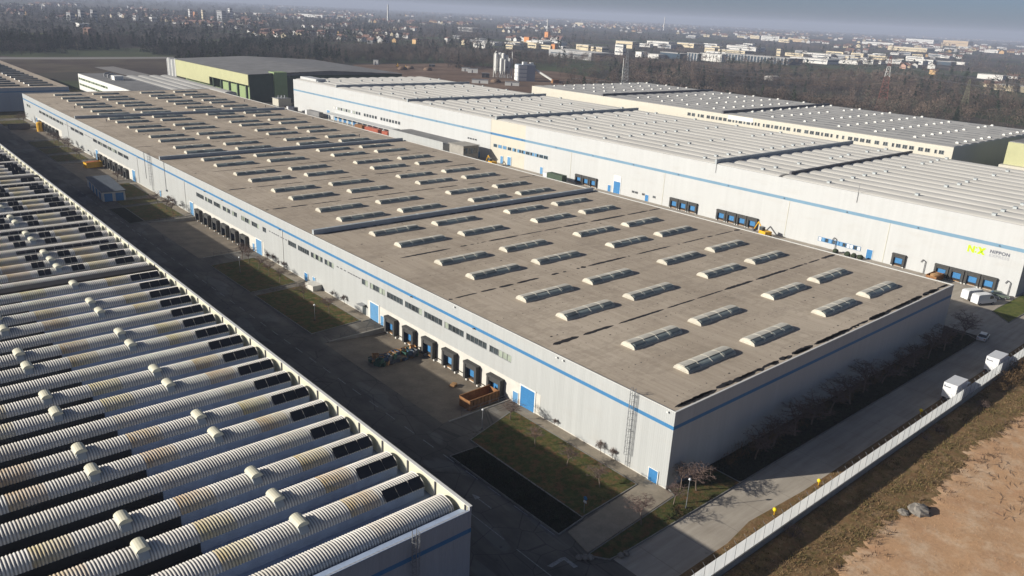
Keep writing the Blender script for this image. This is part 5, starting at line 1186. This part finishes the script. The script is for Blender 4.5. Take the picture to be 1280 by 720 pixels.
for i, (dist, p) in enumerate(pts):
    c = r.choice(('white', 'white', 'white', 'white', 'white', 'cream', 'cream', 'ochre', 'pink', 'grey')); sx, sy, sz = r.uniform(8, 12), r.uniform(9, 17), r.choice((6.5, 7.5, 8.5, 10.))
    rz = r.choice((0, math.pi / 2)) + r.uniform(-.3, .3) + .3
    if i < 290:
        tag(link('house', HOUSES[c], None, (p[0], p[1], -.05), rz, (sx, sy, sz)), 'small %s house with tiled roof in the town %s' % (c, reg(p)), 'house', '%s houses of the town %s' % (c, reg(p)))
    else:
        if dist > 3000: sx *= 1.4; sy *= 1.6; sz *= 1.25
        me = HOUSES[c]; base = len(restV); ca, sa = math.cos(rz), math.sin(rz)
        for v in me.vertices: X_, Y_ = v.co.x * sx, v.co.y * sy; restV.append((p[0] + X_ * ca - Y_ * sa, p[1] + X_ * sa + Y_ * ca, v.co.z * sz - .05))
        cc = [WC_[c], (.175, .10, .078), (.05, .05, .05)]; vc = [cc[0]] * len(me.vertices)
        for f in me.polygons:
            restF.append([base + q for q in f.vertices])
            for q in f.vertices: vc[q] = cc[f.material_index]
        restC += vc
me = bpy.data.meshes.new('distant_houses'); me.from_pydata(restV, [], restF); me.materials.append(M['tint_house']); at_ = me.color_attributes.new('tint', 'FLOAT_COLOR', 'POINT'); at_.data.foreach_set('color', np.concatenate([np.array(restC), np.ones((len(restC), 1))], 1).astype(np.float32).ravel()); me.update()
stuff('distant_houses', me, 'mass of tiny houses of the towns near the horizon', 'town')

FAR = [  # x0, x1, top, base (photo pixels), colour, kind
    (769, 781, 57, 68.5, 'white', 'office'), (722, 742, 55, 63, 'cream', 'hall'), (772, 796, 50.5, 60, 'cream', 'hall'), (692, 760, 63, 73, 'grey', 'hall'), (660, 690, 51, 57, 'white', 'hall'), (798, 807, 64, 71.5, 'white', 'hall'), (813, 828, 67, 73, 'white', 'hall'), (828, 858, 65, 74, 'dark', 'hall'),
    (741, 758, 58, 65, 'cream', 'hall'), (690, 696, 56, 62, 'orange', 'house'), (681, 687, 41, 49, 'orange', 'house'), (720, 733, 28, 32.5, 'cream', 'hall'), (812, 842, 51, 57.5, 'white', 'hall'), (655, 664, 47, 53, 'orange', 'house'), (644, 656, 52, 57, 'cream', 'hall'), (708, 720, 61, 67, 'dark', 'hall'),
    (859, 875, 65, 76.5, 'dark', 'fins'), (876, 905, 66, 76.5, 'white', 'fins'), (907, 994, 69, 77.5, 'dark', 'fins'), (883, 897, 59, 65.5, 'cream', 'hall'), (902, 936, 62, 67.5, 'cream', 'hall'), (913, 950, 57.5, 63, 'white', 'hall'), (842, 876, 53, 59, 'cream', 'hall'), (939, 951, 44, 48.5, 'cream', 'hall'), (953, 975, 45.5, 51, 'white', 'office'), (975, 988, 48.5, 53, 'cream', 'hall'), (988, 1013, 48, 52.5, 'tan', 'hall'), (971, 976, 62, 70, 'cream', 'office'),
    (994, 1040, 72, 78.5, 'white', 'hall'), (1008, 1042, 66, 72, 'white', 'hall'), (1041, 1070, 68, 74, 'grey', 'hall'), (1052, 1074, 75, 80, 'white', 'hall'), (1066, 1081, 66, 71, 'cream', 'hall'), (1082, 1094, 73.5, 80, 'white', 'hall'), (1110, 1127, 73.5, 79.5, 'white', 'hall'), (1128, 1144, 75.5, 80.5, 'dark', 'hall'), (1083, 1118, 52.5, 57, 'white', 'hall'), (1117, 1160, 58.5, 64, 'cream', 'hall'), (1137, 1168, 48.5, 54, 'white', 'hall'), (1183, 1210, 50, 58, 'tan', 'hall'),
    (1144, 1166, 73.5, 79.5, 'white', 'hall'), (1166, 1190, 76, 81, 'dark', 'hall'), (1188, 1206, 77, 80.5, 'white', 'hall'), (1226, 1252, 92.5, 99, 'white', 'hall'), (1250, 1290, 106, 114, 'cream', 'hall'), (1233, 1247, 62, 66, 'white', 'hall'), (1150, 1182, 60, 63.5, 'white', 'hall'), (1198, 1214, 60, 63, 'cream', 'hall'),
    (94, 115, 28.5, 34, 'white', 'hall'), (19, 31, 6.5, 10.5, 'white', 'hall'), (82, 97, 17, 27, 'grey', 'office'), (98, 108, 14, 27, 'grey', 'office'), (112, 125, 14, 27.5, 'grey', 'office'), (237, 240.5, 13, 25, 'white', 'office'), (242, 248, 16, 25.5, 'orange', 'office'), (253, 257, 14, 25.5, 'cream', 'office'), (286.5, 291, 12.5, 28, 'white', 'office'), (270, 285, 15, 27.5, 'grey', 'office'), (305, 345, 16.3, 19, 'white', 'hall'), (365, 425, 18, 21.5, 'white', 'hall'), (100, 125, 37, 44, 'brown', 'house'),
    (418, 426, 63, 68.5, 'cream', 'house'), (557, 562, 48.5, 54.5, 'white', 'house'), (578, 584, 50.5, 56, 'cream', 'house'), (574, 600, 34, 39.5, 'grey', 'hall'), (516, 524, 50, 55, 'ochre', 'house'), (474, 482, 49, 54, 'pink', 'house'), (188, 199, 21, 27, 'white', 'hall'), (168, 178, 22, 26, 'white', 'hall'), (1163, 1170, 88, 93, 'ochre', 'house'), (960, 970, 96, 100, 'white', 'hall')]
FAR.sort(key=lambda f: f[0]); cnt = {}
KN = {'hall': 'flat-roofed hall', 'office': 'block', 'house': 'big house', 'fins': 'glazed hall with vertical fins'}
for (x0, x1, yt, yb, colr, kind) in FAR:
    key = (colr, kind); cnt[key] = cnt.get(key, 0) + 1
tot = dict(cnt); cnt = {}
for (x0, x1, yt, yb, colr, kind) in FAR:
    key = (colr, kind); i = cnt[key] = cnt.get(key, 0) + 1
    c = gp((x0 + x1) / 2, yb); dep = (c - CAM) @ CF; wm_ = (x1 - x0) / FPX * dep; hm = max(4., (yb - yt) / FPX * dep / .94 * (.78 if kind in ('hall', 'fins') else 1.))
    Ly = .72 * wm_ / .655; Lx = max(.28 * wm_ / .754, 8.) if kind != 'hall' else max(.45 * wm_ / .754, 18.); Lx = min(Lx, 70)
    lab = ('the only' if tot[key] == 1 else ORD[i - 1]) + ' %s %s %sof the far districts' % (colr, KN[kind], '' if tot[key] == 1 else 'from the left ')
    t = thing('house' if kind == 'house' else ('apartment_block' if kind == 'office' else 'industrial_hall'), lab, 'house' if kind == 'house' else 'building', (c[0], c[1], -.05), r.uniform(-.08, .08))
    m = HM_[colr]; link('wall', MB().box(-Lx / 2, Lx / 2, -Ly / 2, Ly / 2, 0, hm).mesh('wall', m), t)
    if kind == 'house': link('roof', MB().ext([(-Lx * .55, hm), (0, hm + Lx * .22), (Lx * .55, hm)], -Ly * .53, Ly * .53, 1, 0, True).mesh('roof', M['terracotta']), t)
    else: link('roof', MB().box(-Lx / 2 - .3, Lx / 2 + .3, -Ly / 2 - .3, Ly / 2 + .3, hm, hm + .5).mesh('roof', ROOFW if kind == 'hall' or kind == 'fins' else M['greyroof']), t)
    if kind == 'office' or (kind == 'hall' and hm > 7 and Ly > 14):
        nb = max(1, int(hm / 5.5)) if kind == 'office' else 1
        for q in range(nb):
            z = hm * (q + .45) / nb if kind == 'office' else hm * .55
            link('window_band', MB().box(-Lx / 2 - .06, -Lx / 2, -Ly * .45, Ly * .45, z, z + (1.6 if kind == 'office' else 1.2)).mesh('window_band', HM_['dark']), t); link('window_band', MB().box(-Lx * .45, Lx * .45, -Ly / 2 - .06, -Ly / 2, z, z + 1.5).mesh('window_band', HM_['dark']), t)
    if kind == 'fins':
        nf = max(4, int(Ly / 6)); fm = MB().box(-Lx / 2 - .9, -Lx / 2, -.9 if colr == 'dark' else -1.7, .9 if colr == 'dark' else 1.7, 0, hm - .2).mesh('fin', HM_['white'] if colr != 'dark' else HM_['grey'])
        for q in range(nf): link('fin', fm, t, (0, -Ly / 2 + (q + .5) * Ly / nf, 0))
r2 = random.Random(31)
SH = {c: (MB().box(-.5, .5, -.5, .5, 0, 1).box(-.505, -.5, -.42, .42, .45, .68, 1).mesh('industrial_hall', [HM_[c], HM_['dark']])) for c in ('white', 'cream', 'grey')}
for i in range(90):
    a_ = r2.choice(((690, 1000, 54, 74), (1000, 1210, 66, 80), (1080, 1280, 50, 62), (860, 1010, 44, 52), (560, 700, 50, 62))); px_ = r2.uniform(a_[0], a_[1]); py_ = r2.uniform(a_[2], a_[3]) + (px_ - (a_[0] + a_[1]) / 2) * .03
    c = gp(px_, py_); cc = r2.choice(('white', 'white', 'cream', 'grey'))
    tag(link('industrial_hall', SH[cc], None, (c[0], c[1], -.05), r2.uniform(-.15, .15), (r2.uniform(12, 26), r2.uniform(16, 46), r2.uniform(4.5, 8.5))), 'small low %s hall in the crowded far industrial district' % cc, 'building', 'small %s halls of the industrial district' % cc)
# chimneys, towers and masts on the skyline
for px_, yt, yb, rad, lab in ((683.5, 27, 45, 2.6, 'white chimney rising beside the orange church-like block'), (485, 9, 27, 5.0, 'tall pale tower standing alone above the left horizon'), (829.5, 23.5, 36, 5., 'thin pale mast on the horizon right of centre'), (53.5, 6, 14, 3., 'pale slender tower at the upper left')):
    c = gp(px_, yb + 2); dep = (c - CAM) @ CF; h = (yb + 2 - yt) / FPX * dep / .94
    t = thing('chimney', lab, 'chimney', (c[0], c[1], -.1)); link('shaft', MB().tube((0, 0, 0), (0, 0, h), rad * .8, rad * .45, 10).mesh('shaft', HM_['white']), t); link('rim', MB().tube((0, 0, h), (0, 0, h + h * .03), rad * .6, rad * .6, 10).mesh('rim', HM_['white']), t)
def pylon(label, px_, yb, yt, base, mats):
    c = gp(px_, yb); dep = (c - CAM) @ CF; H = (yb - yt) / FPX * dep / .94; t = thing('lattice_pylon', label, 'pylon', (c[0], c[1], 0), .5); n = 11
    lev = [(base * (1 - .86 * (i / n) ** .8), H * i / n) for i in range(n + 1)]
    for i in range(n):
        b = MB(); (w0, z0), (w1, z1) = lev[i], lev[i + 1]; C0 = [(s * w0, u * w0, z0) for s, u in ((-1, -1), (1, -1), (1, 1), (-1, 1))]; C1 = [(s * w1, u * w1, z1) for s, u in ((-1, -1), (1, -1), (1, 1), (-1, 1))]
        for j in range(4):
            j2 = (j + 1) % 4; b.tube(C0[j], C1[j], .11, seg=4); b.tube(C0[j], C1[j2], .07, seg=3); b.tube(C0[j2], C1[j], .07, seg=3); b.tube(C1[j], C1[j2], .10, seg=3)
        link('lattice_section', b.mesh('lattice_section', mats[int(i * len(mats) / n)]), t)
    for z in (H * .72, H * .84, H * .95):
        b = MB(); w = base * 1.25
        b.tube((-w, 0, z), (0, 0, z + .9), .12, seg=4); b.tube((w, 0, z), (0, 0, z + .9), .12, seg=4); b.tube((-w, 0, z), (w, 0, z), .12, seg=4); link('crossarm', b.mesh('crossarm', mats[-1]), t)
    return c, H
red = mat('pylon_red', (.20, .085, .07), .8, .15, .3); pgrn = mat('pylon_olive', (.16, .16, .11), .8, .15, .3)
P1 = pylon('tall red and white lattice pylon behind the beige hall', 1100, 140, 77, 4.3, [red, red, red, M['white'], red]); P2 = pylon('olive lattice pylon standing in the brown woods at the right', 1203, 141, 103, 3.4, [pgrn]); P3 = pylon('grey lattice pylon beyond the grey roofs at centre', 781, 108, 66, 3.0, [M['steel']]); P4 = pylon('small brown lattice pylon in the woods right of centre', 864, 106, 82, 2.4, [M['bark']])
t = thing('pole', 'single pale pole beside the central lattice pylon', 'pole', tuple(gp(777, 106)[:2]) + (0,)); link('shaft', MB().tube((0, 0, 0), (0, 0, 24), .45, .3, 7).mesh('shaft', M['coping']), t); link('top_bracket', MB().box(-1., 1., -.1, .1, 23, 23.4).mesh('top_bracket', M['steel']), t)
ncab = [0]
def cable(a, c, sag, label):
    label = '%s thin dark power line strung between the lattice pylons' % ORD[ncab[0]]; ncab[0] += 1
    b = MB(); n = 24; p0 = Vector(a); p1 = Vector(c); prev = None
    for i in range(n + 1):
        u = i / n; p = p0.lerp(p1, u); p.z -= sag * 4 * u * (1 - u)
        if prev is not None: b.tube(prev, p, .075, seg=3, cap=False)
        prev = p
    tag(link('power_line', b.mesh('power_line', M['darksteel'])), label, 'cable', 'power lines between the pylons')
def end(P, f, o): return (P[0][0] + o * .88, P[0][1] + o * .48, P[1] * f)
for f in (.72, .84, .95):
    for o in (-3.5, 3.5):
        cable(end(P1, f, o), end(P4, f, o), 6., 'thin dark power line strung between the lattice pylons'); cable(end(P1, f, o), (P1[0][0] + 130 + o, P1[0][1] - 330, P1[1] * f), 9., 'thin dark power line strung between the lattice pylons'); cable(end(P2, f, o), (P2[0][0] - 200 + o, P2[0][1] + 330, P2[1] * f), 8., 'thin dark power line strung between the lattice pylons')

# ------------------------------------------------------------------ concrete plant on the building site
c = gp(628, 97); t = thing('concrete_plant', 'group of white cement silos with pipes on the building site', 'silo plant', (c[0], c[1], 0), -.715)
SR = CR / np.linalg.norm(CR[:2])
for i, (u, v, rad, h) in enumerate(((-6.5, 0, 1.7, 21), (-3, 1.5, 1.7, 22), (.2, 0, 1.8, 21.5), (3.4, 1.2, 1.6, 20), (6.2, 0, 1.3, 17), (-1.5, -3.5, 1.4, 17), (2., -3.2, 1.4, 16))):
    o = link('silo', MB().lathe([(.3, 3.2), (rad, 6.2), (rad, h), (rad * .7, h + .8), (.01, h + 1.)], 12, (u, v, 0)).mesh('silo', M['white']), t)
    link('leg', MB().tube((u - rad * .7, v, 0), (u - rad * .7, v, 6.3), .16, seg=5).tube((u + rad * .7, v, 0), (u + rad * .7, v, 6.3), .16, seg=5).tube((u, v - rad * .7, 0), (u, v - rad * .7, 6.3), .16, seg=5).mesh('leg', M['steel']), o)
b = MB(); b.tube((-8.6, 0, .0), (-8.6, 0, 21), .4, seg=6); b.tube((-8.6, 0, 21), (-6.5, 0, 24), .4, seg=6); b.tube((8.6, .5, 0), (8.6, .5, 24), .45, seg=6); b.tube((5., -3, 0), (5., -3, 19), .35, seg=6); link('riser_pipe', b.mesh('riser_pipe', M['coping']), t)
link('gantry', MB().box(-8, 8, -1, 1, 9.0, 9.4).box(-8, 8, -1, -.8, 9.4, 10.4).mesh('gantry', M['steel']), t)
c = gp(657, 101); t = thing('mixing_tower', 'white and dark blue mixing tower with conveyor on the building site', 'building', (c[0], c[1], 0), -.45)
link('tower', MB().box(-9, 7, -6, 6, 0, 14.5).mesh('tower', M['clad_blue']), t)
for i in range(4): link('white_storage', MB().box(-9.5, -9.02, -5.5, 5.5, .5 + i * 3.5, 3.3 + i * 3.5).mesh('white_storage', M['white']), t); link('white_storage', MB().box(-8.8, -1, -6.4, -6.02, .5 + i * 3.5, 3.3 + i * 3.5).mesh('white_storage', M['white']), t)
link('roof_cabin', MB().box(-4, 0, -3, 1, 14.5, 16.8).mesh('roof_cabin', M['white']), t); link('roof_cabin', MB().box(3, 6, -3, 1, 14.5, 16.5).mesh('roof_cabin', M['white']), t)
b = MB(); b.tube((7, -2, 11), (22, -16, 1.5), 1.0, seg=6); link('conveyor', b.mesh('conveyor', M['white']), t); link('hopper', MB().box(20, 26, -20, -14, 0, 3.2).mesh('hopper', M['orange']), t)
for i, (px_, py_, L, h, m, lab) in enumerate(((591, 91, 10, 4., 'white', 'white site cabin left of the cement silos'), (582, 89, 8, 3.5, 'white', 'white site cabin farthest left of the silos'), (607, 97, 7, 4., 'dark', 'dark site hopper in front of the silos'), (470, 81, 5, 5., 'white', 'white tank on the left of the building site'), (600, 104, 14, 3., 'white', 'long white cabin on the near side of the building site'), (540, 83.5, 6, 2.5, 'dark', 'dark machine on the far side of the building site'), (640, 107, 12, 3., 'white', 'pale cabin in front of the mixing tower'))):
    c = gp(px_, py_); t = thing('site_cabin', lab, 'cabin', (c[0], c[1], 0), -.7); link('body', MB().box(-L / 2, L / 2, -2, 2, 0, h).mesh('body', M[m]), t); link('roof', MB().box(-L / 2 - .2, L / 2 + .2, -2.2, 2.2, h, h + .25).mesh('roof', M['steel']), t); link('door', MB().box(-1, 0, -2.06, -2., .1, h * .7).mesh('door', M['darksteel']), t)
for px_, py_, lab in ((497, 84, 'orange digger on the building site'), (507, 87, 'digger beside a soil heap on the building site')):
    c = gp(px_, py_); excavator(lab, c[0], c[1], 1., 0.02)
for i, (px_, py_) in enumerate(((503, 87), (512, 86), (535, 88), (620, 103))):
    c = gp(px_, py_); tag(link('soil_heap', boulder(4.5, 70 + i, M['site_earth'], .5), None, (c[0], c[1], .8)), '%s reddish soil heap from the left on the building site' % ORD[i], 'heap', 'soil heaps')

# ------------------------------------------------------------------ haze
hz = MB().box(-14000, 14000, -14000, 14000, -2.0, 125.0)
hm_, k = newmat('haze'); k.t.nodes.remove(k.bsdf); pv = k.n('ShaderNodeVolumePrincipled'); pv.inputs['Color'].default_value = (.56, .63, .80, 1); pv.inputs['Density'].default_value = 1.6e-4; k.l(pv.outputs[0], k.out.inputs['Volume'])
o = link('haze', hz.mesh('haze', hm_)); o['kind'] = 'stuff'; o['label'] = 'pale blue winter haze lying over the whole plain'; o['category'] = 'haze'
